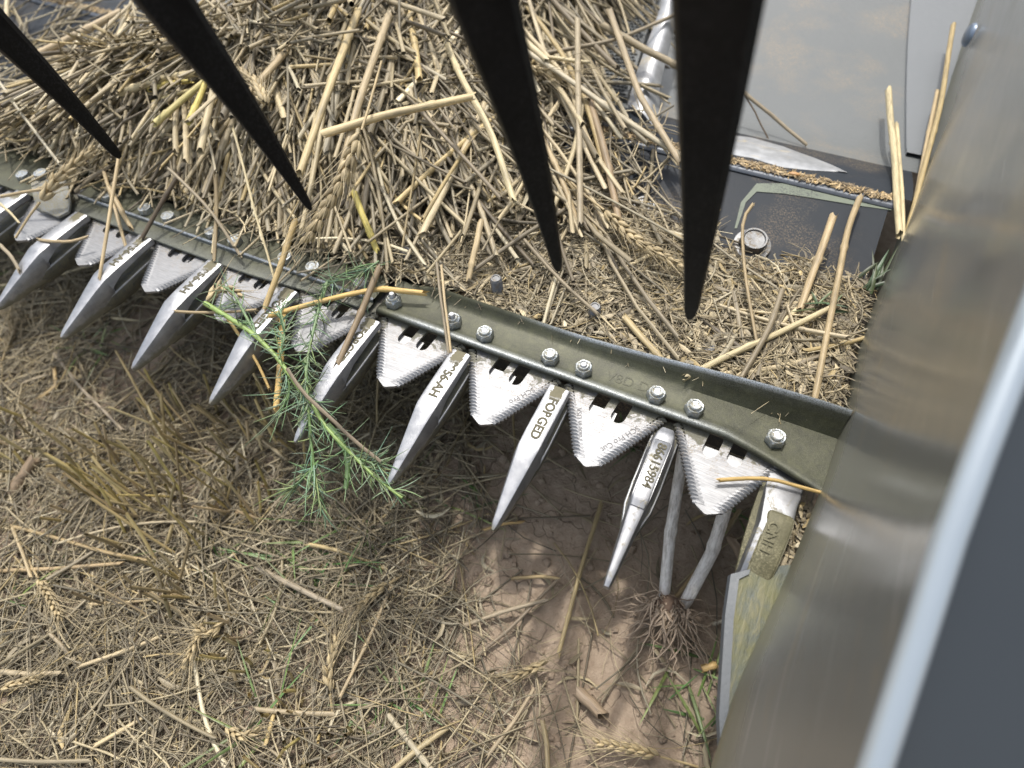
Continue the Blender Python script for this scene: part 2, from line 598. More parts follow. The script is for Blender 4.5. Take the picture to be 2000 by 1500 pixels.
def trough_z(y):
    # hollow of the pan under the auger
    return float(0.0190 - 0.032 * smooth(0.312, 0.44, y) + 0.006 * smooth(0.5, 0.7, y) + 0.10 * smooth(0.6, 1.2, y) + 0.35 * smooth(0.9, 1.5, y))


ty = list(np.linspace(0.383, 0.70, 25)) + [0.8, 0.9, 1.0, 1.1, 1.25, 1.4]
tl = [0.3167] + list(np.linspace(0.322, 0.383, 14))
V, F = extrude_profile([(y, trough_z(y)) for y in tl], XL, 0.150, 2)
link('trough_lip_shade', pymesh('trough_lip_shade', local(V, pan), F, 60), M_SLATE, pan)  # front of the hollow coloured dark for the shade in its curve
V, F = extrude_profile([(y, trough_z(y)) for y in ty], XL, 0.21, 2)
V2 = V + [(x, y + 0.0, z - 0.02) for (x, y, z) in V]
link('trough_panel', pymesh('trough_panel', local(V, pan), F, 60), M_GREY, pan)
# the second, lighter panel lapping over it beside the divider
n_ = len([y for y in ty if y > 0.413])
V, F = extrude_profile([(y, trough_z(y) + 0.004) for y in ty if y > 0.413], 0.0, 0.30, 2, False, lambda x, y, z: (max(x, 0.146 - (y - 0.415) * 0.121 if x < 0.1 else 0), y, z))
V += [(v[0], v[1], v[2] - 0.006) for v in V[:n_]]
F += [(j, j + 1, 2 * n_ + j + 1, 2 * n_ + j) for j in range(n_ - 1)]
M_GREY2 = m_plain('light_grey_paint', (0.175, 0.188, 0.20), 0.40, 0.0, 0.04, 30, 0.6, 170, 0.4)
link('lap_panel', pymesh('lap_panel', local(V, pan), F, 60), M_GREY2, pan)
# rounded rib under the crescent, then the worn crescent itself
cres = [(1425, 262), (1470, 268), (1530, 284), (1590, 306), (1652, 335), (1610, 334), (1560, 332), (1500, 322), (1460, 312), (1425, 302)]
def on_trough(u, v, up=0.0012):
    z = 0.0
    for _ in range(10):
        p = at(u, v, z)
        z = 0.5 * z + 0.5 * (trough_z(p[1]) + up)
    return at(u, v, z)


c_top = [(1400, 257), (1425, 261), (1470, 268), (1530, 284), (1590, 306), (1625, 321), (1654, 336)]
c_bot = [(1400, 296), (1425, 301), (1470, 309), (1530, 327), (1590, 333), (1625, 335), (1655, 337)]
Vc, Fc = [], []
cu_ = np.linspace(0, 6, 31)
for k in cu_:
    a_ = np.array([np.interp(k, range(7), [q[j] for q in c_top]) for j in (0, 1)])
    b_ = np.array([np.interp(k, range(7), [q[j] for q in c_bot]) for j in (0, 1)])
    b_[1] += 1.5 * float(lumps(k, 0.0, 3.0, 5)) * (1 - k / 6)
    for t_ in np.linspace(0, 1, 6):
        Vc.append(on_trough(*(a_ * (1 - t_) + b_ * t_), up=0.0012 * min(1, 4 * t_, 4 * (1.1 - t_))))
Fc = [(i * 6 + j, i * 6 + j + 1, i * 6 + 7 + j, i * 6 + 6 + j) for i in range(30) for j in range(5)]
link('worn_crescent', pymesh('worn_crescent', local(Vc, pan), Fc, 40), M_BARE, pan)
# pale scuffed line left on the dark plate
sc = [(1437, 446), (1452, 395), (1478, 366), (1530, 368), (1590, 380), (1680, 398), (1745, 408)]
sw = [3, 6, 8, 10, 7, 4, 3]
pl = []
for (u, v), w in zip(sc, sw):
    for s in (-1, 1):
        z = 0.0
        for _ in range(8):
            p = at(u + (s * w * 0.8 if v > 370 and u < 1470 else 0), v + (s * w if u >= 1470 else 0), z)
            z = float(np.interp(p[1], [0.185, 0.21, 0.300], [-0.010, -0.006, 0.0165])) + 0.0006
        pl.append(p)
Fp = [(2 * i, 2 * i + 1, 2 * i + 3, 2 * i + 2) for i in range(len(sc) - 1)]
link('scuff_line', pymesh('scuff_line', local(pl, pan), Fp), M_PALE, pan)


def disc_stack(rings, S=24, hexed=()):
    """rings of (radius, z); indices in hexed are six-sided"""
    V, F = [], []
    for k, (r, z) in enumerate(rings):
        for i in range(S):
            a = 2 * math.pi * i / S
            rr = r
            if k in hexed:
                rr = r * math.cos(math.pi / 6) / math.cos(((a) % (math.pi / 3)) - math.pi / 6)
            V.append((rr * math.cos(a), rr * math.sin(a), z))
    for k in range(len(rings) - 1):
        for i in range(S):
            a = k * S + i
            b = k * S + (i + 1) % S
            F.append((a, b, b + S, a + S))
    F.append(tuple((len(rings) - 1) * S + i for i in range(S)))
    return V, F


# big bolts on the plate
def big_bolt(u, v, label_part, s=1.0):
    z = 0.002
    for _ in range(8):
        p = at(u, v, z)
        z = float(np.interp(p[1], [0.185, 0.21, 0.300], [-0.010, -0.006, 0.0165])) + 0.001
    Vb, Fb = disc_stack([(0.0145, 0), (0.0145, 0.0022), (0.0112, 0.0026), (0.0112, 0.0085), (0.0098, 0.0103), (0.0084, 0.0103), (0.0078, 0.0090), (0.0, 0.0088)], 36, (2, 3))
    o = link('plate_bolt', pymesh('plate_bolt', [tuple(np.array(q) * s) for q in Vb], Fb, 35), M_STUD, pan)
    o.location = tuple(p - np.array(pan.location))
    o.rotation_euler = (R_(12), 0, R_(17))
    o['label'] = label_part
    return o


big_bolt(1468, 480, 'large flanged hex bolt with a dusty dished head, on the bare dark plate')
big_bolt(1256, 412, 'hex bolt almost buried in the chaff between the two right-hand tines', 0.85)


# threaded studs standing out of the chaff
def threaded(name, r, h, pitch, mat, parent=None):
    n = int(h / pitch)
    rings = []
    for k in range(n):
        rings += [(r * 0.86, k * pitch), (r, (k + 0.45) * pitch), (r, (k + 0.6) * pitch)]
    rings += [(r * 0.86, n * pitch), (r * 0.93, n * pitch + r * 0.05), (r * 0.80, n * pitch + r * 0.25), (r * 0.62, n * pitch + r * 0.25), (r * 0.55, n * pitch + r * 0.12), (0, n * pitch + r * 0.12)]
    V, F = disc_stack(rings, 20)
    return link(name, pymesh(name, V, F, 30), mat, parent)


stud_px = [(793, 492, 0.018), (972, 545, 0.022), (1163, 600, 0.018), (1383, 683, 0.012), (1500, 742, 0.004)]
for i, (u, v, h) in enumerate(stud_px):
    p = at(u, v, h)
    o = threaded('threaded_stud', 0.0046, 0.030, 0.00125, M_STUD, pan)
    o.location = tuple(np.array([p[0], p[1], h - 0.030]) - np.array(pan.location))
    o.rotation_euler = (R_(random.uniform(-3, 3)), R_(random.uniform(-3, 3)), 0)

# =================================================================== auger
auger = empty('auger', (-0.3, 0.62, 0.10))
tag(auger, 'grey auger with its worn flight edge half buried under the straw', 'auger')


def auger_tube():
    V, F = [], []
    S = 40
    for i in range(2):
        x = -1.5 if i == 0 else -0.13
        for k in range(S):
            a = 2 * math.pi * k / S
            V.append((x + 0.3, math.cos(a) * 0.13, 0.02 + math.sin(a) * 0.13))
    for k in range(S):
        F.append((k, (k + 1) % S, (k + 1) % S + S, k + S))
    F.append(tuple(range(S)))
    F.append(tuple(range(2 * S - 1, S - 1, -1)))
    return pymesh('auger_tube', V, F, 40)


# flight sweeping down to the crescent: a tall curved sheet, seen as a pale band
fl_px = [(1300, -40, 0.055), (1288, 20, 0.045), (1262, 90, 0.034), (1240, 150, 0.022), (1226, 205, 0.012), (1262, 240, 0.006), (1330, 262, 0.001), (1425, 283, -0.002)]
fl_w = [(34, 4), (38, 8), (42, 14), (48, 22), (62, 34), (60, 58), (20, 52), (2, 24)]
V, F = [], []
for (u, v, z), (du, dv) in zip(fl_px, fl_w):
    for k in range(5):
        t = k / 4
        p = at(u + du * t, v + dv * t, z + 0.006 * math.sin(math.pi * t) - 0.004 * t)
        V.append(p)
n = len(fl_px)
F = [(i * 5 + k, i * 5 + k + 1, (i + 1) * 5 + k + 1, (i + 1) * 5 + k) for i in range(n - 1) for k in range(4)]
nv0 = len(V)
V = V + [v - np.array([0, 0, 0.003]) for v in V]
F = F + [(a + nv0, d + nv0, c + nv0, b + nv0) for (a, b, c, d) in F]
link('flight', pymesh('flight', local(V, auger), F, 60), M_BARE, auger)
# bright flight piece behind the third tine
V, F = [], []
for (u, v) in [(1040, 178), (1130, 180), (1190, 188), (1200, 214), (1130, 218), (1050, 198)]:
    V.append(at(u, v, 0.0))
for v in list(V):
    V.append(v - np.array([0, 0, 0.004]))
F = [(5, 4, 3, 2, 1, 0)] + [(i, (i + 1) % 6, (i + 1) % 6 + 6, i + 6) for i in range(6)]
link('flight_edge', pymesh('flight_edge', local(V, auger), F, 40), M_BARE, auger)
# cross-hatched grip plate: rows of small raised bars on a plate
V, F = [], []
A_, B_, C_, D_ = at(1010, -60, 0.005), at(1300, -60, 0.005), at(1225, 190, 0.0), at(1010, 150, 0.0)
A_, B_, C_, D_ = map(np.array, (A_, B_, C_, D_))
V += [A_, B_, C_, D_]
V += [q - np.array([0, 0, 0.006]) for q in (A_, B_, C_, D_)]
F += [(3, 2, 1, 0), (0, 1, 5, 4), (1, 2, 6, 5), (2, 3, 7, 6), (3, 0, 4, 7)]
link('grip_plate', pymesh('grip_plate', local(V, auger), F, 30), M_GREY, auger)
V, F = [], []
for a in range(30):
    for b_ in range(44):
        s = (a + 0.5 + (0.5 if b_ % 2 else 0)) / 31
        t = (b_ + 0.5) / 44
        p = (A_ * (1 - s) + B_ * s) * (1 - t) + (D_ * (1 - s) + C_ * s) * t + np.array([0, 0, 0.0008])
        r = 0.0020
        k0 = len(V)
        for dx, dy in ((-r, -r * .5), (r, -r * .3), (r, r * .5), (-r, r * .3)):
            V.append(p + np.array([dx, dy, -0.0006]))
        for dx, dy in ((-r * .5, -r * .2), (r * .5, -r * .2), (r * .5, r * .2), (-r * .5, r * .2)):
            V.append(p + np.array([dx, dy, 0.0012]))
        for i in range(4):
            F.append((k0 + i, k0 + (i + 1) % 4, k0 + 4 + (i + 1) % 4, k0 + 4 + i))
        F.append((k0 + 4, k0 + 5, k0 + 6, k0 + 7))
o = link('grip_stud', pymesh('grip_stud', local(V, auger), F, 30), M_GREY, auger)
tag(o, kind='stuff')

# =================================================================== cutter bar
P = 0.0762


def make_section_mesh():
    """three pieces: plate with two slots, left and right serrated edges; joined in one mesh"""
    cu = bpy.data.curves.new('sec', 'CURVE')
    cu.dimensions = '2D'
    cu.fill_mode = 'BOTH'
    cu.extrude = 0.0011
    cu.bevel_depth = 0

    def poly(pts):
        s = cu.splines.new('POLY')
        s.points.add(len(pts) - 1)
        for k, (x, y) in enumerate(pts):
            s.points[k].co = (x, y, 0, 1)
        s.use_cyclic_u = True
    inset = 0.0045
    poly([(-0.0375, 0.066), (-0.0375, 0.0590), (-0.0345 + inset * .8, 0.0550), (-0.0095 + inset * .55, 0.0088), (-0.0088, 0.0050), (-0.0064, 0.0030), (-0.0008, 0.0), (0.0008, 0.0), (0.0064, 0.0030), (0.0088, 0.0050),
          (0.0095 - inset * .55, 0.0088), (0.0345 - inset * .8, 0.0550), (0.0375, 0.0590), (0.0375, 0.066)])

    def slot(cx, y0, y1, r, slant):
        pts = []
        for k in range(9):
            a = math.pi * k / 8
            pts.append((cx + r * math.cos(a) + slant, y1 + r * math.sin(a)))
        for k in range(9):
            a = math.pi + math.pi * k / 8
            pts.append((cx + r * math.cos(a) - slant, y0 + r * math.sin(a)))
        poly(pts)
    slot(-0.0090, 0.0432, 0.0545, 0.0049, 0.0006)
    slot(0.0068, 0.0432, 0.0545, 0.0049, 0.0006)
    ob = bpy.data.objects.new('tmp', cu)
    COL.objects.link(ob)
    dg = bpy.context.evaluated_depsgraph_get()
    me = bpy.data.meshes.new_from_object(ob.evaluated_get(dg))
    bpy.data.objects.remove(ob)
    bm = bmesh.new()
    bm.from_mesh(me)
    # serrated edges
    for side in (-1, 1):
        nT = 21
        y0, y1 = 0.0088, 0.050
        e0 = np.array([0.0086, 0.0052])
        e1 = np.array([0.0362, 0.0560])
        prev = None
        rows = []
        for k in range(nT * 4 + 1):
            t = k / (nT * 4)
            e = e0 + (e1 - e0) * t
            ph = k % 4
            out = (0.0, 1.0, 0.60, 0.20)[ph] * 0.0017   # sawtooth outline
            fade = min(1.0, 0.25 + t * 8)
            out *= fade
            hz = (-0.00120, 0.00035, 0.00010, -0.00050)[ph] * fade
            w = 0.0040 + 0.0016 * math.sin(math.pi * t) + 0.0030 * (1 - t) ** 2
            w = min(w, e[0] * 0.93)
            ex = e[0] + out
            skew = -0.0012
            row = [(ex, e[1] + skew, 0.0007 + hz * 0.5),
                   (ex - w * 0.30, e[1] + skew * .6, 0.00150 + hz * 0.65),
                   (ex - w * 0.65, e[1] + skew * .2, 0.00145 + hz * 0.30),
                   (ex - w, e[1], 0.00112)]
            low = (ex, e[1] + skew, -0.0011)
            lin = (ex - w * 0.5, e[1], -0.0011)
            vs = [bm.verts.new((side * a, b, c)) for (a, b, c) in [lin, low] + row]
            rows.append(vs)
        for a, b in zip(rows[:-1], rows[1:]):
            for j in range(len(a) - 1):
                f = (a[j], a[j + 1], b[j + 1], b[j]) if side > 0 else (a[j], b[j], b[j + 1], a[j + 1])
                bm.faces.new(f)
    bm.to_mesh(me)
    bm.free()
    me.name = 'knife_section'
    return me


SEC = make_section_mesh()
SEC.materials.clear()
SEC.materials.append(M_SECTION)
SEC.shade_smooth()
SEC.set_sharp_from_angle(angle=R_(22))

knife = empty('sickle_knife', (-0.2, 0.06, 0))
tag(knife, 'serrated sickle knife of bright triangular sections in a row between the guards', 'sickle')
M_WEAR = m_plain('wear_plate_steel', (0.36, 0.365, 0.37), 0.45, 0.6, 0.1, 200, 0.2, 900)
for k in range(-1, 10):
    V_, F_ = extrude_profile([(0.0385, -0.0030), (0.0385, -0.0045), (0.0480, -0.0045), (0.0480, -0.0030)], P * (k - 8) - 0.016, P * (k - 8) + (0.004 if k != 9 else 0.016), 2, True)
    link('wear_plate', pymesh('wear_plate', local(V_, knife), F_, 30), M_WEAR, knife)
bx = extrude_profile([(0.0600, -0.0014), (0.0600, -0.0060), (0.0800, -0.0060), (0.0800, -0.0014)], -0.85, 0.120, 2, True)
link('knife_back', pymesh('knife_back', local(bx[0], knife), bx[1], 30), M_STUD, knife)


def text_mesh(s, size, depth=0.0002, bold=0.0):
    cu = bpy.data.curves.new('txt', 'FONT')
    cu.body = s
    cu.size = size
    cu.extrude = depth
    cu.offset = bold
    cu.align_x = 'LEFT'
    cu.align_y = 'CENTER'
    ob = bpy.data.objects.new('tmp', cu)
    COL.objects.link(ob)
    dg = bpy.context.evaluated_depsgraph_get()
    me = bpy.data.meshes.new_from_object(ob.evaluated_get(dg))
    bpy.data.objects.remove(ob)
    me.materials.clear()
    return me


SEC_NOTE = {9: 'rightmost section, brown flecked towards the back', 8: 'section stamped Made in USA, beside the numbered guard',
            7: 'brightest section, half of its maker stamp showing', 6: 'section right of the green weed',
            5: 'section mostly hidden behind the green weed', 4: 'section partly under the cut end of the weed', 1: 'section under the curved clip'}
for k in range(-1, 10):
    o = link('knife_section', SEC, None, knife)
    dz = 0.0
    o.location = (P * (k - 8) - knife.location.x + (0.002 if k == 9 else 0), -knife.location.y, 0)
    if k in SEC_NOTE:
        o['label'] = SEC_NOTE[k]
    if k == 8:
        t = link('stamped_lettering', text_mesh('Made in USA', 0.0048, 0.00006), M_LETTER_DARK, o)
        t.location = (-0.0102, 0.0160, 0.00130)
        t.rotation_euler = (0, 0, R_(113))
    if k in (7, 8):
        t = link('stamped_lettering', text_mesh('SCH Pro Cut' if k == 8 else 'SCH Pro', 0.0056, 0.00006), M_LETTER_DARK, o)
        t.location = (0.0215, 0.0410, 0.00130)
        t.rotation_euler = (0, 0, R_(238))


# ---------------------------------------------------------------- guards
def ring(ht, hm, hb, zt, zm, zb, c):
    """one cross-section of a guard, 12 points (x,z), clockwise from the top left"""
    return [(-ht + c, zt), (ht - c, zt), (ht - c * .29, zt - c * .29), (ht, zt - c), (hm, zm), (hb, zb + c * .6), (hb - c * .6, zb),
            (-hb + c * .6, zb), (-hb, zb + c * .6), (-hm, zm), (-ht, zt - c), (-ht + c * .29, zt - c * .29)]


def loft(stations, dx=None):
    V, F = [], []
    n = 12
    for k, (y, a) in enumerate(stations):
        off = 0 if dx is None else dx[k]
        for (x, z) in ring(*a):
            V.append((x + off, y, z))
    for k in range(len(stations) - 1):
        for j in range(n):
            a = k * n + j
            b = k * n + (j + 1) % n
            F.append((a, b, b + n, a + n))
    F.append(tuple(range(n)))
    F.append(tuple((len(stations) - 1) * n + j for j in range(n))[::-1])
    return V, F


def interp_st(st, m=4):
    out = []
    for (y0, a0), (y1, a1) in zip(st[:-1], st[1:]):
        for k in range(m):
            t = k / m
            out.append((y0 + (y1 - y0) * t, tuple(p + (q - p) * t for p, q in zip(a0, a1))))
    out.append(st[-1])
    return out


def guard_meshes():
    up = [(0.0450, (0.0062, 0.0066, 0.0060, 0.0085, 0.006, 0.0042, 0.0014)),
          (0.0436, (0.0076, 0.0079, 0.0074, 0.0100, 0.006, 0.0036, 0.0016)),
          (0.0300, (0.0076, 0.0080, 0.0068, 0.0104, 0.006, 0.0036, 0.0016)),
          (0.0050, (0.0075, 0.0084, 0.0066, 0.0110, 0.005, 0.0036, 0.0016)),
          (-0.0060, (0.0074, 0.0092, 0.0072, 0.0106, 0.002, 0.0030, 0.0016)),
          (-0.0090, (0.0071, 0.0094, 0.0078, 0.0100, 0.0005, -0.0100, 0.0015)),
          (-0.0200, (0.0059, 0.0080, 0.0066, 0.0070, -0.0020, -0.0135, 0.0014)),
          (-0.0400, (0.0038, 0.0052, 0.0044, 0.0008, -0.0055, -0.0130, 0.0012)),
          (-0.0565, (0.0019, 0.0027, 0.0022, -0.0045, -0.0078, -0.0112, 0.0008)),
          (-0.0605, (0.0008, 0.0011, 0.0009, -0.0066, -0.0080, -0.0096, 0.0003))]
    lo = [(0.0560, (0.0095, 0.0100, 0.0080, -0.0032, -0.008, -0.0150, 0.0010)),
          (0.0380, (0.0092, 0.0100, 0.0078, -0.0030, -0.008, -0.0165, 0.0010)),
          (0.0050, (0.0094, 0.0098, 0.0074, -0.0030, -0.008, -0.0180, 0.0010)),
          (-0.0110, (0.0088, 0.0090, 0.0066, -0.0034, -0.008, -0.0170, 0.0010)),
          (-0.0260, (0.0052, 0.0060, 0.0050, -0.0060, -0.009, -0.0150, 0.0010))]
    a = pymesh('guard_finger', *loft(interp_st(up)), 38)
    b = pymesh('lower_lip', *loft(interp_st(lo)), 38)
    a.materials.append(M_GUARD)
    b.materials.append(m_steel('lip_steel', (0.10, 0.10, 0.098), 0.5, 0.6, 0.5, OLIVE, (60, 60, 60), 120, 0.4))
    b.materials.append(M_BARE)
    for f in b.polygons:
        if len(f.vertices) == 4 and f.index % 12 in (1, 2, 10, 11):
            f.material_index = 1
    return a, b


G_UP, G_LO = guard_meshes()
M_SLOT = m_steel('slot_steel', (0.30, 0.31, 0.32), 0.35, 0.8, 0.2, (0.08, 0.07, 0.05))
XG = -0.0366
g_notes = {-1: 'guard finger at the left edge, only its rear end in view', 0: 'worn speckled guard finger beside the flared clip, its tip at the left edge',
           1: 'second whole guard finger from the left, smeared olive lettering, tip over bare soil',
           2: 'guard finger just left of the feathery weed, thin straw across its shoulder',
           3: 'guard finger under the cut end of the green weed, only its point showing',
           4: 'guard finger crossed by the hanging weed, stained word ending in ED',
           5: 'guard finger right of the weed, its tip touching the weed stem, broad olive stain',
           6: 'guard finger stamped FORGED, between two bright knife sections',
           7: 'slim guard finger with the number 86615984 on a raised pad'}
g_text = {0: '', 1: '956-AH', 2: '956-AH', 3: 'FORGED', 4: 'FORGED', 5: '9956-AH', 6: 'FORGED', 7: ''}
for k in range(-1, 7):
    g = empty('knife_guard', (P * (k - 6) + XG, 0, 0))
    tag(g, g_notes[k], 'knife guard', 'forged guard fingers along the cutter bar')
    link('finger', G_UP, None, g)
    link('lower_lip', G_LO, None, g)
    if g_text.get(k):
        t = link('stained_lettering', text_mesh(g_text[k], 0.0088, 0.00015, 0.00032), M_LETTER, g)
        t.location = (0.0002, 0.0340, 0.01050)
        t.rotation_euler = (0, R_(-1.25), R_(-90))

# slim guard with the number
up7 = [(0.0450, (0.0040, 0.0046, 0.0044, 0.0060, 0.004, 0.0030, 0.0010)),
       (0.0400, (0.0058, 0.0062, 0.0058, 0.0075, 0.005, 0.0030, 0.0014)),
       (0.0320, (0.0066, 0.0084, 0.0080, 0.0080, 0.003, 0.0028, 0.0016)),
       (0.0120, (0.0064, 0.0080, 0.0070, 0.0082, 0.002, 0.0028, 0.0016)),
       (-0.0060, (0.0058, 0.0074, 0.0062, 0.0078, 0.000, 0.0020, 0.0018)),
       (-0.0085, (0.0055, 0.0070, 0.0060, 0.0070, -0.002, -0.0110, 0.0020)),
       (-0.0300, (0.0040, 0.0050, 0.0044, 0.0020, -0.005, -0.0130, 0.0018)),
       (-0.0600, (0.0020, 0.0026, 0.0022, -0.0042, -0.008, -0.0125, 0.0010)),
       (-0.0640, (0.0015, 0.0018, 0.0014, -0.0058, -0.008, -0.0110, 0.0006))]
g = empty('knife_guard', (P * 1 + XG, 0, 0))
tag(g, g_notes[7], 'knife guard', 'forged guard fingers along the cutter bar')
M_G7 = m_steel('slim_guard_steel', (0.34, 0.347, 0.36), 0.42, 0.85, 0.10, OLIVE2, (200, 60, 200), 90, 0.3)
link('finger', pymesh('finger', *loft(interp_st(up7)), 38), M_G7, g)
link('lower_lip', G_LO, None, g)
pad = [(0.0335, (0.0046, 0.0050, 0.0052, 0.0086, 0.0080, 0.0070, 0.0008)), (0.0325, (0.0056, 0.0060, 0.0062, 0.0092, 0.0085, 0.0070, 0.0008)),
       (-0.0080, (0.0052, 0.0056, 0.0058, 0.0090, 0.0080, 0.0060, 0.0010)), (-0.0150, (0.0045, 0.0048, 0.0050, 0.0066, 0.0050, 0.0030, 0.0012))]
link('raised_pad', pymesh('raised_pad', *loft(interp_st(pad, 2)), 38), M_G7, g)
t = link('stained_lettering', text_mesh('86615984', 0.0084, 0.00008, 0.00012), M_LETTER, g)
t.location = (0.0004, 0.0310, 0.00955)
t.rotation_euler = (0, 0, R_(-90))

# end shoe beside the divider
g = empty('end_guard', (0.1160, 0, 0))
tag(g, 'wide end guard with raised letters CNH, against the divider wall', 'knife guard')
sh = [(0.0480, (0.0110, 0.0115, 0.0110, 0.0010, -0.001, -0.0040, 0.0012)),
      (0.0330, (0.0108, 0.0114, 0.0108, 0.0020, -0.002, -0.0100, 0.0016)),
      (0.0260, (0.0100, 0.0108, 0.0104, 0.0026, -0.004, -0.0140, 0.0020)),
      (0.0100, (0.0096, 0.0104, 0.0100, 0.0020, -0.005, -0.0190, 0.0022)),
      (-0.0120, (0.0092, 0.0100, 0.0096, -0.0040, -0.012, -0.0260, 0.0022)),
      (-0.0250, (0.0088, 0.0096, 0.0092, -0.0120, -0.018, -0.0290, 0.0020))]
dxs = [0.001, 0.001, 0.001, 0.002, 0.0005, -0.0005]
st = interp_st(sh)
dx_i = list(np.interp([s[0] for s in st][::-1], [s[0] for s in sh][::-1], dxs[::-1]))[::-1]
M_END = m_steel('end_guard_steel', (0.27, 0.277, 0.29), 0.45, 0.85, 0.2, OLIVE2, (80, 60, 80), 60, 0.3)
link('shoe', pymesh('shoe', *loft(st, dx_i), 38), M_END, g)
M_PATINA = m_plain('olive_patina', (0.115, 0.108, 0.062), 0.6, 0.15, 0.35, 180, 0.5, 900, 0.5, (0.25, 0.23, 0.14), 0.5)
padv = [(0.0180, (0.0060, 0.0064, 0.0066, 0.0034, 0.0030, 0.0000, 0.0010)), (0.0160, (0.0074, 0.0078, 0.0080, 0.0042, 0.0030, -0.001, 0.0012)),
        (-0.0110, (0.0070, 0.0076, 0.0078, -0.0020, -0.003, -0.008, 0.0012)), (-0.0240, (0.0066, 0.0072, 0.0074, -0.0102, -0.012, -0.018, 0.0012))]
stp = interp_st(padv)
dx_p = [d + 0.0015 for d in np.interp([s[0] for s in stp][::-1], [s[0] for s in sh][::-1], dxs[::-1])][::-1]
link('stained_pad', pymesh('stained_pad', *loft(stp, dx_p), 38), M_PATINA, g)
t = link('raised_lettering', text_mesh('CNH', 0.0090, 0.0003, 0.0001), M_PATINA, g)
t.location = (0.0004, 0.0110, 0.0036)
t.rotation_euler = (0, R_(12.5), R_(-92))
# thin arm left of the pad
V, F = [], []
arm = [(1500, 945, 0.000, 9), (1480, 1000, -0.006, 8), (1462, 1060, -0.012, 8), (1450, 1118, -0.02, 9)]
for (u, v, z, w) in arm:
    p = at(u, v, z)
    for (dx, dz) in ((-w, -.004), (-w, 0), (w * .4, 0.0015), (w, -.004)):
        V.append(p + np.array([dx * 0.00042, 0, dz]))
F = [(i * 4 + j, i * 4 + (j + 1) % 4, i * 4 + 4 + (j + 1) % 4, i * 4 + 4 + j) for i in range(3) for j in range(4)] + [(0, 1, 2, 3), (15, 14, 13, 12)]
V = [tuple(np.array(v) - np.array(g.location)) for v in V]
link('side_arm', pymesh('side_arm', V, F, 30), M_PATINA, g)

# ---------------------------------------------------------------- hold-down bar, right piece
NUT_V, NUT_F = disc_stack([(0.0064, 0), (0.0066, 0.0004), (0.0066, 0.0008), (0.0066, 0.0052), (0.0053, 0.0064), (0.0044, 0.0062), (0.0042, 0.0078), (0.0037, 0.0084), (0.0031, 0.0083), (0.0030, 0.0076), (0.0, 0.0076)],
                          36, (0, 1, 2, 3))
NUT = pymesh('nut', NUT_V, NUT_F, 32)
NUT.materials.append(M_NUT)
HEXV, HEXF = disc_stack([(0.0062, 0), (0.0062, 0.0040), (0.0054, 0.0050), (0.0040, 0.0051), (0.0034, 0.0046), (0.0, 0.0045)], 36, (0, 1))
HEX = pymesh('bolt_head', HEXV, HEXF, 32)
HEX.materials.append(M_NUT)
TIPV, TIPF = [], []
for (r_, z_) in [(0.0024, 0), (0.0024, 0.0010), (0.0021, 0.0013), (0.0024, 0.0016), (0.0021, 0.0019), (0.0024, 0.0022), (0.0021, 0.0026), (0.0017, 0.0030), (0.0, 0.0030)]:
    TIPV.append((r_, z_))
BTIP = pymesh('bolt_end', *disc_stack(TIPV, 16), 30)
BTIP.materials.append(M_BARE)


def add_nut(parent, x, y, z, rz, tip=True, tall=1.0, mesh=None, name='nut'):
    o = link(name, mesh or NUT, None, parent)
    o.location = (x - parent.location.x, y - parent.location.y, z - parent.location.z)
    o.rotation_euler = (R_(random.uniform(-2, 2)), R_(random.uniform(-2, 2)), rz)
    if tip:
        e = link('bolt_end', BTIP, None, o)
        e.location = (0, 0, 0.0068)
        e.scale = (1, 1, tall)
    return o


hold = empty('hold_down_bar', (-0.03, 0.07, 0.003))
tag(hold, 'olive stained hold-down bar with seven zinc nuts, running right to the divider', 'hold-down bar')
prof = [(0.0555, 0.0030, 0), (0.0538, 0.0045, 0), (0.0532, 0.0068, 0.1), (0.0538, 0.0082, .25), (0.0552, 0.0090, .6), (0.0574, 0.0089, .2), (0.0600, 0.0082, 0), (0.0620, 0.0078, 0),
        (0.0780, 0.0078, 0), (0.0805, 0.0084, 0), (0.0828, 0.0104, 0.0), (0.0846, 0.0134, 0.1), (0.0856, 0.0150, .8), (0.0866, 0.0156, 1), (0.0876, 0.0152, .7), (0.0882, 0.0135, 0.0), (0.0884, 0.0030, 0)]
nx = 90
V, C, F = [], [], []
for i in range(nx):
    x = -0.192 + (0.1385 + 0.192) * i / (nx - 1)
    s = float(smooth(-0.06, 0.13, x))
    e = min(1.0, max(0.0, (x - 0.072) / 0.066)) ** 1.25
    w0 = float(smooth(-0.185, -0.15, x))
    for (y, z, w) in prof:
        yy = y + 0.002 * s
        zz = z
        if y < 0.061:
            yy = y - 0.0155 * e
            zz = z - (z - 0.0078) * 0.6 * e if z > 0.0078 else z
            w = w * (1 - 0.95 * float(smooth(0.04, 0.10, x))) * w0
        if y > 0.080:
            k = (y - 0.078) / 0.0085
            lift = 0.013 * s * min(1.0, k * 1.1)
            zz = z + (lift if z > 0.005 else 0)
            if x < -0.12:
                zz = z - (z - 0.0078) * (1 - w0) if z > 0.0078 else z
            w = w * float(smooth(-0.10, -0.02, x)) * (0.6 + 0.4 * (1 - e))
        V.append((x, yy, zz))
        C.append((w, w, w))
n = len(prof)
Q = []
for i in range(nx - 1):
    for j in range(n):
        a = i * n + j
        b = i * n + (j + 1) % n
        Q.append((a, a + n, b + n, b))
me = quads_mesh('bar', np.array(local(V, hold)), np.array(Q), np.array(C))
me.set_sharp_from_angle(angle=R_(50))
link('bar', me, M_BAR, hold)
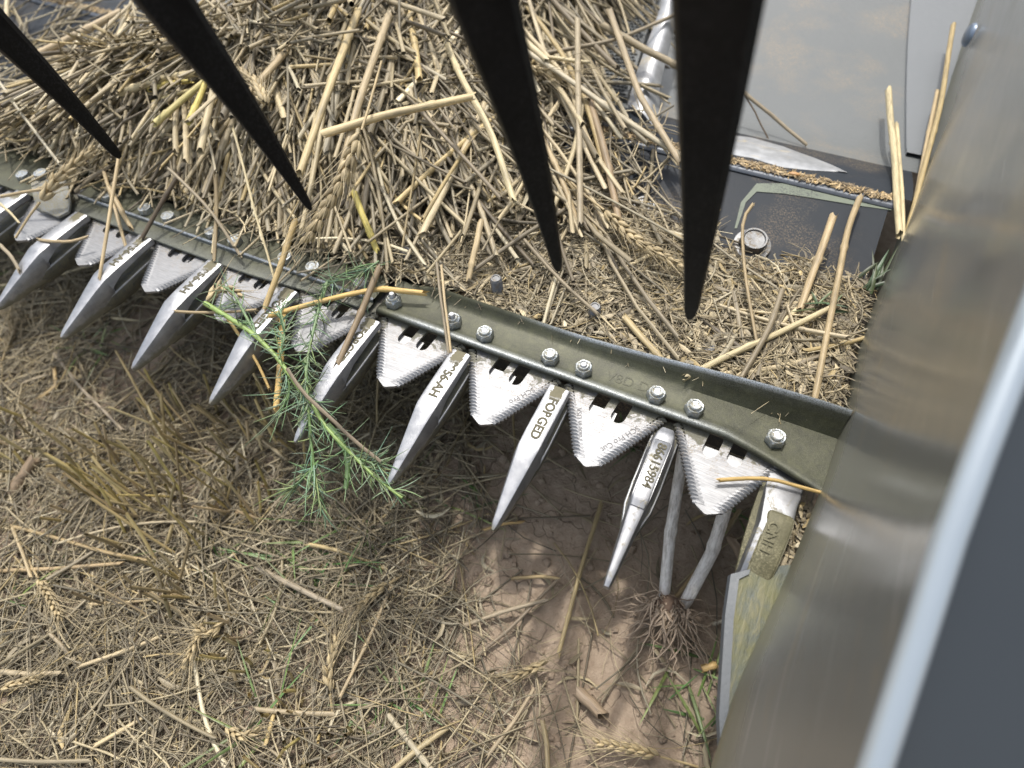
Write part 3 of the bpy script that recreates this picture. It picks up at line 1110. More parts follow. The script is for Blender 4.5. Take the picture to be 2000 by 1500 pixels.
for (u, v, tall) in [(768, 583, 1.6), (885, 622, 1.5), (947, 647, 0.4), (1075, 692, 0.3), (1141, 715, 0.7), (1283, 766, 0.3), (1358, 792, 0.2), (1518, 851, 0.3)]:
    p = at(u, v, 0.0135)
    add_nut(hold, p[0], p[1] - 0.0005, 0.0078, random.uniform(0, 1.04), True, tall)
t = link('stamped_marks', text_mesh('V8D DS', 0.0105, 0.0002), M_BAR, hold)
p = at(1185, 733, 0.008)
t.location = (p[0] - hold.location.x, p[1] - hold.location.y, 0.00785 - hold.location.z)
t.rotation_euler = (0, 0, R_(2))

# left piece: flat bar with a raised rib
hold2 = empty('hold_down_bar', (-0.5, 0.07, 0.003))
tag(hold2, 'flat hold-down bar with a thin bright rib and bolts, left half, ending under the weed', 'hold-down bar')
prof = [(0.0470, 0.0030, 0), (0.0466, 0.0042, 0.2), (0.0472, 0.0050, 0.15), (0.0600, 0.0050, 0), (0.0612, 0.0050, .2), (0.0616, 0.0078, .9), (0.0626, 0.0084, 1), (0.0636, 0.0080, .7), (0.0640, 0.0072, 0),
        (0.0870, 0.0072, 0), (0.0872, 0.0030, 0)]
V, C, F, Q = [], [], [], []
nx = 60
for i in range(nx):
    x = -0.520 + (0.520 - 0.200) * i / (nx - 1)
    for (y, z, w) in prof:
        yy = y + (0.0065 * smooth(-0.33, -0.20, x) if y < 0.0605 else 0.0)
        V.append((x, yy, z)); C.append((w, w, w))
n = len(prof)
for i in range(nx - 1):
    for j in range(n):
        a = i * n + j
        b = i * n + (j + 1) % n
        Q.append((a, a + n, b + n, b))
me = quads_mesh('bar', np.array(local(V, hold2)), np.array(Q), np.array(C))
me.set_sharp_from_angle(angle=R_(40))
link('bar', me, M_BAR, hold2)
for (u, v) in [(197, 388), (272, 413), (316, 430), (403, 459), (448, 475), (548, 508), (603, 527), (700, 556)]:
    p = at(u, v, 0.0118)
    add_nut(hold2, p[0], max(p[1], 0.0705), 0.0072, random.uniform(0, 1.04), False, 1, HEX, 'bolt_head')

# far-left piece with a bolt, and the flared clip
hold3 = empty('hold_down_bar', (-0.62, 0.07, 0.003))
tag(hold3, 'short bar piece with a single hex bolt at the left edge', 'hold-down bar')
V, F = extrude_profile([(0.046, 0.003), (0.046, 0.0055), (0.090, 0.0058), (0.094, 0.0040), (0.094, 0.003)], -0.86, -0.5395, 2, True)
me = pymesh('bar', local(V, hold3), F, 30)
link('bar', me, M_BAR, hold3)
p = at(43, 340, 0.010)
add_nut(hold3, p[0], p[1], 0.0058, 0.3, False, 1, HEX, 'bolt_head')
clip = empty('knife_clip', tuple(at(95, 385, 0.008)))
tag(clip, 'flared steel knife clip curling over the section at far left', 'clip')
V, F = [], []
cl = [((66, 345), (130, 352), 0.010), ((64, 358), (136, 366), 0.015), ((66, 375), (140, 384), 0.014), ((70, 392), (141, 402), 0.009), ((74, 405), (138, 418), 0.006), ((72, 412), (118, 428), 0.0035)]
for (a, b, z) in cl:
    pa, pb = at(*a, z), at(*b, z)
    for k in range(7):
        t_ = k / 6
        q = pa * (1 - t_) + pb * t_ + np.array([0, 0, 0.0035 * math.sin(math.pi * t_) + (0.003 if k in (0, 6) else 0)])
        V.append(q - np.array(clip.location))
F = [(i * 7 + k, (i + 1) * 7 + k, (i + 1) * 7 + k + 1, i * 7 + k + 1) for i in range(5) for k in range(6)]
nv0 = len(V)
V = V + [v - np.array([0, 0, 0.0022]) for v in V]
F = F + [(d + nv0, c + nv0, b + nv0, a + nv0) for (a, b, c, d) in F] + [(5 * 7 + k, 5 * 7 + k + nv0, 5 * 7 + k + 1 + nv0, 5 * 7 + k + 1) for k in range(6)]
F += [(i * 7, i * 7 + nv0, (i + 1) * 7 + nv0, (i + 1) * 7) for i in range(5)] + [(i * 7 + 6, (i + 1) * 7 + 6, (i + 1) * 7 + 6 + nv0, i * 7 + 6 + nv0) for i in range(5)]
link('curl', pymesh('curl', V, F, 45), m_steel('clip_steel', (0.27, 0.285, 0.30), 0.45, 0.65, 0.5, OLIVE2, (80, 80, 80), 120, 0.2), clip)
e = link('bolt_head', HEX, None, clip)
e.location = tuple(at(84, 345, 0.016) - np.array(clip.location))

# =================================================================== divider wall at the right
div = empty('crop_divider', (0.14, 0.1, 0.0))
tag(div, 'scuffed grey steel divider wall closing the header on the right, rim out of focus', 'divider')
low = [(-0.35, 0.112, -0.035), (-0.20, 0.114, -0.012), (-0.127, 0.1165, -0.002), (-0.089, 0.1180, 0.0), (-0.030, 0.1270, 0.0), (0.0435, 0.1365, 0.0), (0.089, 0.1395, 0.0), (0.155, 0.1370, 0.0), (0.24, 0.1440, 0.0), (0.324, 0.1520, 0.0), (0.45, 0.162, -0.01), (0.72, 0.1760, 0.0), (1.0, 0.19, 0.03), (1.4, 0.20, 0.10)]
ly = [a[0] for a in low]
RIM = [atd(1560, 1830, 0.185), atd(1680, 1500, 0.180), atd(1840, 1000, 0.180), atd(2000, 580, 0.185), atd(2150, 200, 0.19)]
RIM = [np.array(r) for r in RIM]
ry = [r[1] for r in RIM]
d_end = (RIM[-1] - RIM[-2]) / (ry[-1] - ry[-2])
d_beg = (RIM[1] - RIM[0]) / (ry[1] - ry[0])


def rim_at(y):
    if y <= ry[0]:
        return RIM[0] + d_beg * (y - ry[0])
    if y >= ry[-1]:
        q = RIM[-1] + d_end * (y - ry[-1])
        q[0] = RIM[-1][0] + 0.25 * (q[0] - RIM[-1][0]) + (y - ry[-1]) * 0.10
        return q
    return np.array([np.interp(y, ry, [r[j] for r in RIM]) for j in range(3)])


V, F = [], []
Ys = np.concatenate([np.linspace(-0.35, 0.5, 70), np.linspace(0.55, 1.4, 12)])
ts = [-0.12, -0.05, -0.02, 0.0, 0.012, 0.03, 0.07, 0.15, 0.3, 0.45, 0.6, 0.75, 0.88, 0.96, 1.0]
for y in Ys:
    lo_ = np.array([np.interp(y, ly, [a[1] for a in low]), y, np.interp(y, ly, [a[2] for a in low])])
    hi_ = rim_at(y)
    hi_[1] = y
    for t_ in ts:
        if t_ < 0:
            q = lo_ + np.array([-t_ * 0.16, 0, t_ * 0.35])
        else:
            q = lo_ * (1 - t_) + hi_ * t_
            q = q + np.array([0.004 * math.sin(math.pi * t_) + 0.0016 * math.exp(-t_ * 60), 0, 0])
            q[0] += 0.0012 * float(lumps(y * 1.0, q[2] * 1.0, 16, 8))
        V.append(q)
nT = len(ts)
Q = [(i * nT + j, i * nT + j + 1, (i + 1) * nT + j + 1, (i + 1) * nT + j) for i in range(len(Ys) - 1) for j in range(nT - 1)]


def m_wall():
    m, nt, b = newmat('divider_steel')
    v = mapped(nt)
    vs = mapped(nt, (60, 5, 60))
    vd = mapped(nt, (10, 14, 40), rot=(R_(35), 0, 0))
    n1 = noise(nt, 7, 6, 0.6, v, 0.4)
    n2 = noise(nt, 1.0, 5, 0.6, vs)
    n3 = noise(nt, 1.0, 4, 0.6, vd, 0.5)
    n4 = noise(nt, 600, 3, 0.6, v)
    c = mix(nt, n1, (0.17, 0.174, 0.160), (0.26, 0.265, 0.255))
    c = mix(nt, ramp(nt, n3, [(0.58, 0.0), (0.70, 0.4)]), c, (0.30, 0.26, 0.19))
    scr = noise(nt, 1.0, 3, 0.5, mapped(nt, (30, 9, 700), rot=(R_(-28), 0, 0)), 0.2)
    c = mix(nt, ramp(nt, scr, [(0.65, 0.0), (0.72, 0.5)]), c, (0.50, 0.50, 0.48))
    sx = N(nt, 'ShaderNodeSeparateXYZ')
    nt.links.new(v, sx.inputs[0])
    grn = ramp(nt, mth(nt, 'ADD', mth(nt, 'MULTIPLY', sx.outputs[2], 10), mth(nt, 'MULTIPLY', n2, 0.35)), [(0.18, 0.85), (0.55, 0.0)])
    c = mix(nt, grn, c, (0.175, 0.17, 0.105))
    sock(nt, c, b.inputs['Base Color'])
    b.inputs['Metallic'].default_value = 0.42
    sock(nt, mth(nt, 'ADD', mth(nt, 'ADD', 0.16, mth(nt, 'MULTIPLY', n2, 0.14)), mth(nt, 'MULTIPLY', grn, 0.22)), b.inputs['Roughness'])
    bump(nt, b, mth(nt, 'ADD', n2, mth(nt, 'MULTIPLY', n4, 0.3)), 0.25, 0.0006)
    return m


me = quads_mesh('inner_wall', np.array(local(V, div)), np.array(Q))
me.flip_normals()
link('inner_wall', me, m_wall(), div)
# rolled rim
Yr = np.linspace(-0.35, 0.9, 60)
Pr = []
for y in Yr:
    q = rim_at(y); q[1] = y
    Pr.append(q + np.array([0.0036, 0, 0.0]))
v_, q_, c_, u_ = tubes(np.array([Pr]) - np.array(div.location), np.full((1, 60), 0.0043), [(1, 1, 1)], 16)
M_RIM = m_plain('rim_paint', (0.35, 0.40, 0.44), 0.22, 0.35, 0.08, 8, 0.05, 60)
link('rim', quads_mesh('rim', v_, q_, c_, u_), M_RIM, div)
# dark cover outside the rim
V = []
for y in Yr:
    q = rim_at(y); q[1] = y
    q = q + np.array([0.0080, 0, -0.003])
    for (dx, dz) in ((0, 0), (0.01, -0.004), (0.04, -0.010), (0.12, -0.02), (0.30, -0.06), (0.6, -0.25)):
        V.append(q + np.array([dx, 0, dz]))
Q = [(i * 6 + j, i * 6 + 6 + j, i * 6 + 7 + j, i * 6 + j + 1) for i in range(len(Yr) - 1) for j in range(5)]
link('outer_cover', quads_mesh('outer_cover', np.array(local(V, div)), np.array(Q)), M_COVER, div)
# rivet head seen edge-on near the top of the picture
Vb, Fb = disc_stack([(0.011, 0), (0.0105, 0.002), (0.008, 0.004), (0.0, 0.005)], 20)
o = link('rivet_head', pymesh('rivet_head', Vb, Fb, 50), m_plain('blue_rivet', (0.16, 0.20, 0.26), 0.35, 0.5), div)
p = at(1893, 68, 0.03)
o.location = tuple(p + np.array([0.001, 0, 0]) - np.array(div.location))
o.rotation_euler = (0, R_(-86), R_(6))

# stained skid plate below the divider
sk_px = [(1427, 1122), (1465, 1112), (1532, 1104), (1620, 1100), (1600, 1250), (1520, 1500), (1410, 1510), (1404, 1400), (1408, 1330), (1416, 1200)]
sk = np.array([at(u, v, -0.0070 - 0.012 * (v - 1100) / 400) for (u, v) in sk_px])
skid = empty('skid_plate', tuple(sk.mean(0)))
tag(skid, 'yellow-green stained skid plate with a plain grey edge, low beside the divider', 'skid plate')
Vs = list(sk - np.array(skid.location)) + list(sk - np.array(skid.location) - np.array([-0.001, 0, 0.010]))
ns = len(sk)
Fs = [tuple(range(ns))[::-1]] + [(i, (i + 1) % ns, (i + 1) % ns + ns, i + ns) for i in range(ns)]


def m_skid():
    m, nt, b = newmat('skid_patina')
    v = mapped(nt, (1, 1, 1))
    vs = mapped(nt, (260, 50, 60), rot=(0, 0, 0.25))
    n1 = noise(nt, 1.0, 6, 0.75, vs, 0.5)
    n2 = noise(nt, 45, 5, 0.6, v, 0.4)
    c = mix(nt, ramp(nt, n2, [(0.40, 0.0), (0.58, 1.0)]), (0.085, 0.098, 0.085), (0.115, 0.115, 0.052))
    c = mix(nt, ramp(nt, n1, [(0.50, 0.0), (0.60, 0.8)]), c, (0.165, 0.155, 0.085))
    c = mix(nt, ramp(nt, n1, [(0.36, 0.8), (0.44, 0.0)]), c, (0.055, 0.06, 0.045))
    sock(nt, c, b.inputs['Base Color'])
    b.inputs['Roughness'].default_value = 0.5
    b.inputs['Metallic'].default_value = 0.2
    bump(nt, b, n1, 0.6, 0.0008)
    return m


link('plate', pymesh('plate', Vs, Fs, 30), m_skid(), skid)
V = []
ed = [9, 0, 1] if False else None
edge_pts = [sk[1], sk[0], sk[9], sk[8], sk[7], sk[6]]
for k, q in enumerate(edge_pts):
    inw = np.array([0.0050, -0.001, 0.0]) if k else np.array([0.0, -0.0035, 0])
    q = q - np.array(skid.location)
    V += [q + np.array([-0.0008, 0, -0.004]), q + np.array([0, 0, 0.0006]), q + inw + np.array([0, 0, 0.0010])]
F = [(3 * i + j, 3 * i + j + 1, 3 * i + 4 + j, 3 * i + 3 + j) for i in range(len(edge_pts) - 1) for j in range(2)]
link('plain_edge', pymesh('plain_edge', V, F, 60), m_plain('skid_edge', (0.085, 0.095, 0.105), 0.5, 0.2, 0.2, 200, 0.3, 500), skid)


# =================================================================== reel tines
def tine(tip_px, top_px, depth, w_tip, w_top, label, sway=0.0, thick=0.45):
    """tapering black finger: from its tip up along the direction all the tines share"""
    tip = atd(*tip_px, depth)
    dirv = unit(CR.T @ np.array([(1287 - 1000) / CF, (1290 - 750) / CF, 1.0]))
    # choose the upper end so that it passes the place where the photograph shows it
    vp = np.array([1287, 1290.0])
    k = np.linalg.norm(np.array(tip_px) - vp) / np.linalg.norm(np.array(top_px) - vp)
    top = atd(*top_px, depth * k)
    ax = unit(top - tip)
    L = np.linalg.norm(top - tip)
    view = unit(CC - (tip + top) / 2)
    side = unit(np.cross(ax, view))          # width direction
    nrm = np.cross(side, ax)
    # turned a little about its own axis so the narrow right flank shows too
    a = R_(-16)
    side, nrm = side * math.cos(a) + nrm * math.sin(a), nrm * math.cos(a) - side * math.sin(a)
    g = empty('reel_tine', tuple(top))
    tag(g, label, 'reel tine', 'black reel tines hanging over the straw')
    V, F = [], []
    n = 26
    sec = [(-1, -.5), (-1, .34), (-.97, .40), (.66, .40), (.70, .34), (.97, .22), (1, .18), (1, -.4), (.9, -.5), (-.9, -.6)]
    ext = 1.35
    for i in range(n):
        t_ = ext * (i / (n - 1)) ** 1.3
        w = (w_tip + (w_top - w_tip) * t_) * (0.42 + 0.58 * float(smooth(0, 0.035, t_)))
        bow = sway * math.sin(math.pi * min(t_, 1)) * L
        c = tip + ax * L * t_ + side * bow
        for (sx, sn) in sec:
            V.append(c + side * w * sx + nrm * w * thick * 2 * sn * (0.6 + 0.4 * t_) - np.array(g.location))
    m_ = len(sec)
    for i in range(n - 1):
        for j in range(m_):
            F.append((i * m_ + j, i * m_ + (j + 1) % m_, (i + 1) * m_ + (j + 1) % m_, (i + 1) * m_ + j))
    F.append(tuple(range(m_))[::-1])
    F.append(tuple((n - 1) * m_ + j for j in range(m_)))
    me = pymesh('blade', V, F, 38)
    bm = bmesh.new(); bm.from_mesh(me); bmesh.ops.recalc_face_normals(bm, faces=bm.faces); bm.to_mesh(me); bm.free()
    link('blade', me, M_BLACK, g)
    return g


tine((235, 308), (-20, 40), 0.46, 0.0030, 0.0092, 'slim black reel tine at the far left, its point above the clip', 0.012)
tine((608, 410), (325, 0), 0.38, 0.0020, 0.0102, 'black reel tine second from the left, curved point over the tall straw heap', 0.014)
tine((1092, 530), (948, 0), 0.36, 0.0026, 0.0112, 'broad black reel tine third from the left, between the heap and the bare plate', 0.010)
tine((1348, 624), (1405, 0), 0.34, 0.0030, 0.0122, 'widest black reel tine, nearest the divider, in front of the grey panel', 0.004)

# =================================================================== straw: shape of the heap
def pan_z(y):
    return np.interp(y, [0.098, 0.104, 0.185, 0.21, 0.300, 0.306, 0.3165, 0.345, 0.38, 0.45, 0.7, 1.0], [-0.004, -0.008, -0.010, -0.006, 0.0165, 0.0203, 0.0195, 0.0165, 0.004, -0.012, -0.006, 0.02])


def cover(x, y):
    """0..1: how deeply the straw lies at a place"""
    x = np.asarray(x, float); y = np.asarray(y, float)
    j = 0.018 * lumps(x, y, 40, 21)
    left = 1 - smooth(-0.03, 0.04, (y + j) - (0.128 + (x + 0.69) * 0.85)) * (1 - smooth(-0.52, -0.46, x))
    right = 1 - smooth(-0.25, -0.17, x + j - 0.10 * smooth(0.30, 0.22, y)) * smooth(0.215, 0.27, y + j)
    return left * right


def heap_z(x, y):
    x = np.asarray(x, float); y = np.asarray(y, float)
    c = cover(x, y)
    big = 0.070 * np.exp(-((x + 0.36) / 0.17) ** 2) * smooth(0.09, 0.26, y) + 0.045 * np.exp(-((x + 0.62) / 0.15) ** 2) * smooth(0.09, 0.20, y)
    back = 0.055 * smooth(0.30, 0.5, y) * (1 - smooth(-0.22, -0.12, x))
    base = 0.008 + 0.004 * lumps(x, y, 30, 9)
    z = base + np.maximum(big, back) * c
    return z * c + (pan_z(y) - 0.012) * (1 - c)


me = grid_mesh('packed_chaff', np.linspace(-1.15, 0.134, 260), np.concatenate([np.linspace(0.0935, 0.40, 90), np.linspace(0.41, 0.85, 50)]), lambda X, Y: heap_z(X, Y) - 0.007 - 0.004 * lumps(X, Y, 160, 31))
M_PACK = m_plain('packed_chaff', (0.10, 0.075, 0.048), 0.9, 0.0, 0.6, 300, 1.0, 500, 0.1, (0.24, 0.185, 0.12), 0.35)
o = link('packed_chaff', me, M_PACK)
tag(o, 'packed dark chaff filling the pan under the straw', 'chaff', kind='stuff')

TAN = np.array([[0.46, 0.385, 0.245], [0.39, 0.33, 0.22], [0.33, 0.29, 0.205], [0.54, 0.455, 0.285], [0.25, 0.212, 0.148], [0.48, 0.375, 0.19], [0.16, 0.132, 0.09], [0.62, 0.55, 0.385]])
TANW = np.array([0.22, 0.20, 0.16, 0.13, 0.10, 0.07, 0.05, 0.07])


def straw_cols(n, dark=1.0):
    c = TAN[rng.choice(len(TAN), n, p=TANW)]
    return c * rng.uniform(0.5, 1.32, (n, 1)) * dark


FOCUS = at(800, -420, 0.05)[:2]


def lay(n, xr, yr, zf, L, rad, spread=0.5, depth=(0.0, 0.01), keep=None, focus=FOCUS, random_dir=0.35, Np=5, bend=0.06, ymin=None, drape=False):
    """centre lines of stalks resting on a surface"""
    cx = rng.uniform(*xr, n * 6); cy = rng.uniform(*yr, n * 6)
    if keep is not None:
        k = keep(cx, cy) > rng.uniform(0, 1, len(cx))
        cx, cy = cx[k], cy[k]
    cx, cy = cx[:n], cy[:n]
    n = len(cx)
    ln = rng.uniform(*L, n)
    if focus is not None:
        a = np.arctan2(focus[1] - cy, focus[0] - cx) + rng.normal(0, spread, n)
        rnd = rng.uniform(0, 1, n) < random_dir
        a = np.where(rnd, rng.uniform(0, math.pi, n), a)
    else:
        a = rng.uniform(0, math.pi, n)
    if ymin is not None:        # keep the ends out of the knife
        room = np.maximum(cy - ymin, 0.002)
        lim = 2 * room / (np.abs(np.sin(a)) + 1e-3)
        ln = np.minimum(ln, np.maximum(lim, 0.012))
    d = np.stack([np.cos(a), np.sin(a)], -1)
    perp = np.stack([-d[:, 1], d[:, 0]], -1)
    t = np.linspace(-0.5, 0.5, Np)
    b = rng.normal(0, bend, n) * ln
    xy = (np.stack([cx, cy], -1)[:, None] + d[:, None] * (t[None, :, None] * ln[:, None, None]) + perp[:, None] * (b[:, None] * (4 * t[None] ** 2 - 0.3))[..., None])
    za = zf(xy[:, 0, 0], xy[:, 0, 1]); zb = zf(xy[:, -1, 0], xy[:, -1, 1]); zm = zf(cx, cy)
    dz = rng.uniform(*depth, n)
    tt = (t + 0.5)[None]
    zl = za[:, None] * (1 - tt) + zb[:, None] * tt
    lift = np.maximum(zm - (za + zb) / 2, 0)[:, None]
    z = zl + lift + dz[:, None] + rng.normal(0, 0.04, n)[:, None] * ln[:, None] * t[None] + rng.normal(0, 0.02, (n, 1)) * ln[:, None] * (4 * t[None] ** 2)
    if drape:        # lies along the surface instead of dipping under it
        z = np.maximum(z, zf(xy[..., 0], xy[..., 1]) + dz[:, None] * 0.6)
        z[:, 1:-1] = (z[:, :-2] + 2 * z[:, 1:-1] + z[:, 2:]) / 4
    P3 = np.concatenate([xy, z[..., None]], -1)
    r = rng.uniform(*rad, n)[:, None] * np.ones((1, Np))
    return P3, r


def stuff(name, parts, mat, label, cat):
    v, q, c, u = join(parts)
    o = link(name, quads_mesh(name, v, q, c, u), mat)
    return tag(o, label, cat, kind='stuff')


# --- heap: merged small stalks
def in_heap(x, y):
    bed = smooth(-0.30, -0.20, x) * (1 - smooth(0.20, 0.25, y))      # fine chaff only, near the bar
    return cover(x, y) * smooth(0.10, 0.125, y) * (1 - 0.93 * bed)


parts = []
Pz, r = lay(4400, (-1.05, 0.0), (0.10, 0.78), heap_z, (0.05, 0.22), (0.0008, 0.0021), 0.50, (-0.006, 0.012), in_heap, bend=0.09, ymin=0.088)
parts.append(tubes(Pz, r, straw_cols(len(Pz), 0.9), 6, 0.8, 0.002))
Pz, r = lay(900, (-0.95, -0.10), (0.12, 0.62), heap_z, (0.08, 0.28), (0.0008, 0.0021), 0.42, (0.0, 0.014), in_heap, bend=0.05, ymin=0.088, Np=9, drape=True, random_dir=0.15)
parts.append(tubes(Pz, r, straw_cols(len(Pz), 1.0), 6, 0.8, 0.003))
Pz, r = lay(170, (-0.66, -0.20), (0.082, 0.115), lambda x, y: 0.0105 + 0 * x, (0.03, 0.10), (0.0003, 0.0013), 0.9, (0.0, 0.012), None, bend=0.10, random_dir=0.5)
parts.append(tubes(Pz, r, straw_cols(len(Pz), 1.0), 6, 0.8, 0.002))
Pz, r = lay(3000, (-1.0, -0.05), (0.10, 0.36), heap_z, (0.02, 0.09), (0.0004, 0.0011), 0.9, (-0.003, 0.010), in_heap, random_dir=0.7, ymin=0.092)
parts.append(tubes(Pz, r, straw_cols(len(Pz), 0.85), 5, 0.6, 0.001))
Pz, r = lay(3200, (-1.0, -0.02), (0.10, 0.6), heap_z, (0.03, 0.10), (0.00022, 0.00045), 0.8, (0.0, 0.014), in_heap, random_dir=0.6, bend=0.22, ymin=0.088)
parts.append(tubes(Pz, r, straw_cols(len(Pz)), 3))
Pz, r = lay(1900, (-0.95, -0.1), (0.10, 0.6), heap_z, (0.03, 0.12), (0.0010, 0.0028), 0.7, (-0.002, 0.010), in_heap, bend=0.15, ymin=0.088)
parts.append(ribbons(Pz, r * np.array([0.6, 1, 1, 0.8, 0.3])[None], straw_cols(len(Pz))))
Pz, r = lay(260, (-0.98, -0.52), (0.15, 0.33), lambda x, y: pan_z(y) + 0.002, (0.02, 0.10), (0.0004, 0.0015), 0.8, (0.0, 0.008), None, random_dir=0.5, bend=0.08)
parts.append(tubes(Pz, r, straw_cols(len(Pz)), 5, 0.8, 0.002))
Pz, r = lay(220, (-0.22, -0.05), (0.19, 0.33), lambda x, y: pan_z(y) + 0.002, (0.02, 0.10), (0.0003, 0.0012), 0.8, (0.0, 0.012), None, random_dir=0.5, bend=0.12)
parts.append(tubes(Pz, r, straw_cols(len(Pz)), 5, 0.8, 0.002))
stuff('straw_heap', parts, M_STRAW_BULK, 'tangled bed of short broken straw heaped in the header pan', 'straw')


# --- flat bed of chaff right behind the hold-down bar
def chaff_keep(x, y):
    return (1 - smooth(0.195, 0.235, y + 0.02 * lumps(x, y, 55, 4))) * smooth(-0.42, -0.30, x)


def chaff_z(x, y):
    return 0.008 + 0.004 * lumps(x, y, 30, 9) + 0.0


parts = []
Pz, r = lay(7500, (-0.40, 0.134), (0.093, 0.25), chaff_z, (0.004, 0.018), (0.0006, 0.0022), 1, (-0.004, 0.005), chaff_keep, focus=None, Np=4, bend=0.15)
parts.append(ribbons(Pz, r * np.array([0.25, 1, 0.9, 0.15])[None], straw_cols(len(Pz), 0.92)))
Pz, r = lay(3800, (-0.40, 0.134), (0.093, 0.25), chaff_z, (0.008, 0.030), (0.00035, 0.0009), 1, (-0.002, 0.006), chaff_keep, focus=None, Np=4, bend=0.1)
parts.append(tubes(Pz, r, straw_cols(len(Pz), 0.9), 5, 0.6, 0.0006))
Pz, r = lay(1500, (-0.40, 0.134), (0.093, 0.26), chaff_z, (0.015, 0.05), (0.00015, 0.0003), 1, (0.001, 0.008), chaff_keep, focus=None, Np=6, bend=0.3)
parts.append(tubes(Pz, r, straw_cols(len(Pz)), 3))
stuff('chaff_bed', parts, M_HUSK, 'bed of fine chaff and husks behind the hold-down bar', 'chaff')


# --- debris along the ledge behind the step, and a few specks
def ledge_z(x, y):
    return pan_z(y) + 0.0006


parts = []
Pz, r = lay(7000, (-1.2, 0.134), (0.3072, 0.3160), ledge_z, (0.002, 0.009), (0.0003, 0.0008), 1, (0.0, 0.002), lambda x, y: 0.75 + 0 * x, focus=None, Np=4)
parts.append(ribbons(Pz, r * np.array([0.3, 1, 1, 0.3])[None], straw_cols(len(Pz), 1.0) * np.array([1.05, 0.93, 0.8])))
stuff('ledge_debris', parts, M_HUSK, 'crumbs of chaff lined up on the ledge behind the dark plate', 'chaff')
# wheat grain on the ledge
gp = at(1552, 340, 0.0225)
Vg, Fg = [], []
for i in range(9):
    t_ = i / 8 * math.pi
    for k in range(12):
        a = 2 * math.pi * k / 12
        rr = 0.0021 * math.sin(t_) ** 0.8 * (1 - 0.30 * max(0, math.cos(a)) ** 8)
        Vg.append((0.0044 * -math.cos(t_), rr * math.sin(a), rr * math.cos(a) * 0.9))
Fg = [(i * 12 + k, i * 12 + (k + 1) % 12, (i + 1) * 12 + (k + 1) % 12, (i + 1) * 12 + k) for i in range(8) for k in range(12)]
o = link('wheat_grain', pymesh('wheat_grain', Vg, Fg), m_plain('grain_skin', (0.42, 0.24, 0.10), 0.45, 0, 0.2, 500, 0.1))
o.location = tuple(gp); o.rotation_euler = (0, 0, R_(6))
tag(o, 'single plump wheat grain lying on the ledge behind the dark plate', 'grain')


# =================================================================== individual stalks
def stalk_object(pts, r, col, label, group, name='straw_stalk', flat=0.85, S=8, jag=0.003, nodes=1, mat=None, cat='straw'):
    """one hollow stalk through the given 3-D points, with swollen nodes"""
    pts = np.array(pts, float)
    seg = np.concatenate([[0], np.cumsum(np.linalg.norm(np.diff(pts, axis=0), axis=1))])
    L = seg[-1]
    n = max(8, min(18, int(L / 0.012)))
    s = list(np.linspace(0, L, n))
    bulge = {}
    for _ in range(nodes):
        q = rng.uniform(0.15, 0.85) * L
        for d, f in ((-0.0025, 1.0), (-0.0008, 1.22), (0.0008, 1.22), (0.0025, 0.97)):
            s.append(q + d); bulge[q + d] = f
    s = sorted(s)
    Pn = np.stack([np.interp(s, seg, pts[:, k]) for k in range(3)], -1)
    # soften the corners
    for _ in range(2 if len(pts) > 2 else 0):
        Pn[1:-1] = (Pn[:-2] + 2 * Pn[1:-1] + Pn[2:]) / 4
    tt = np.array(s) / L
    Pn = Pn + (np.sin(tt * 9.0 + rng.uniform(0, 6)) * rng.uniform(0, 0.0006) * np.sin(tt * math.pi))[:, None] * np.array([0.5, 0.5, 0.7])
    rad = np.array([r * (1.04 - 0.14 * t_) * bulge.get(x, 1.0) for x, t_ in zip(s, tt)])
    o_ = Pn.mean(0)
    v, q, c, u = tubes((Pn - o_)[None], rad[None], np.array([col]), S, flat, jag)
    me = quads_mesh('stalk', v, q, c, u)
    o = link(name, me, mat or M_STRAW)
    o.location = tuple(o_)
    tag(o, label, cat, group)
    return o


# heap: the 200 or so large stalks that can be told apart, by zone
ZONES = [
    ('dry straw stalk lying in the tangle left of the second tine', 'stalks in the tangle at the left', (-0.95, -0.42), (0.13, 0.33), 30, (0.07, 0.20), (0.0013, 0.0023)),
    ('long dry straw stalk fanned downwards in the tall heap between the second and third tine', 'stalks fanned in the tall heap', (-0.48, -0.16), (0.17, 0.40), 66, (0.13, 0.34), (0.0017, 0.0030)),
    ('straw stalk in the upper part of the heap near the top edge', 'stalks at the top of the heap', (-0.75, -0.20), (0.36, 0.62), 28, (0.15, 0.34), (0.0017, 0.0030)),
    ('loose straw stalk lying over the auger and dark plate between the two right-hand tines', 'stalks between the right-hand tines', (-0.24, -0.10), (0.22, 0.44), 32, (0.09, 0.19), (0.0016, 0.0028)),
    ('stalk lying criss-cross on the chaff next to the divider', 'stalks crossing by the divider', (0.050, 0.128), (0.108, 0.185), 24, (0.03, 0.09), (0.0012, 0.0022)),
    ('short cut stalk on the chaff behind the hold-down bar', 'short stalks on the chaff bed', (-0.25, 0.12), (0.105, 0.20), 22, (0.025, 0.080), (0.0012, 0.0021)),
]


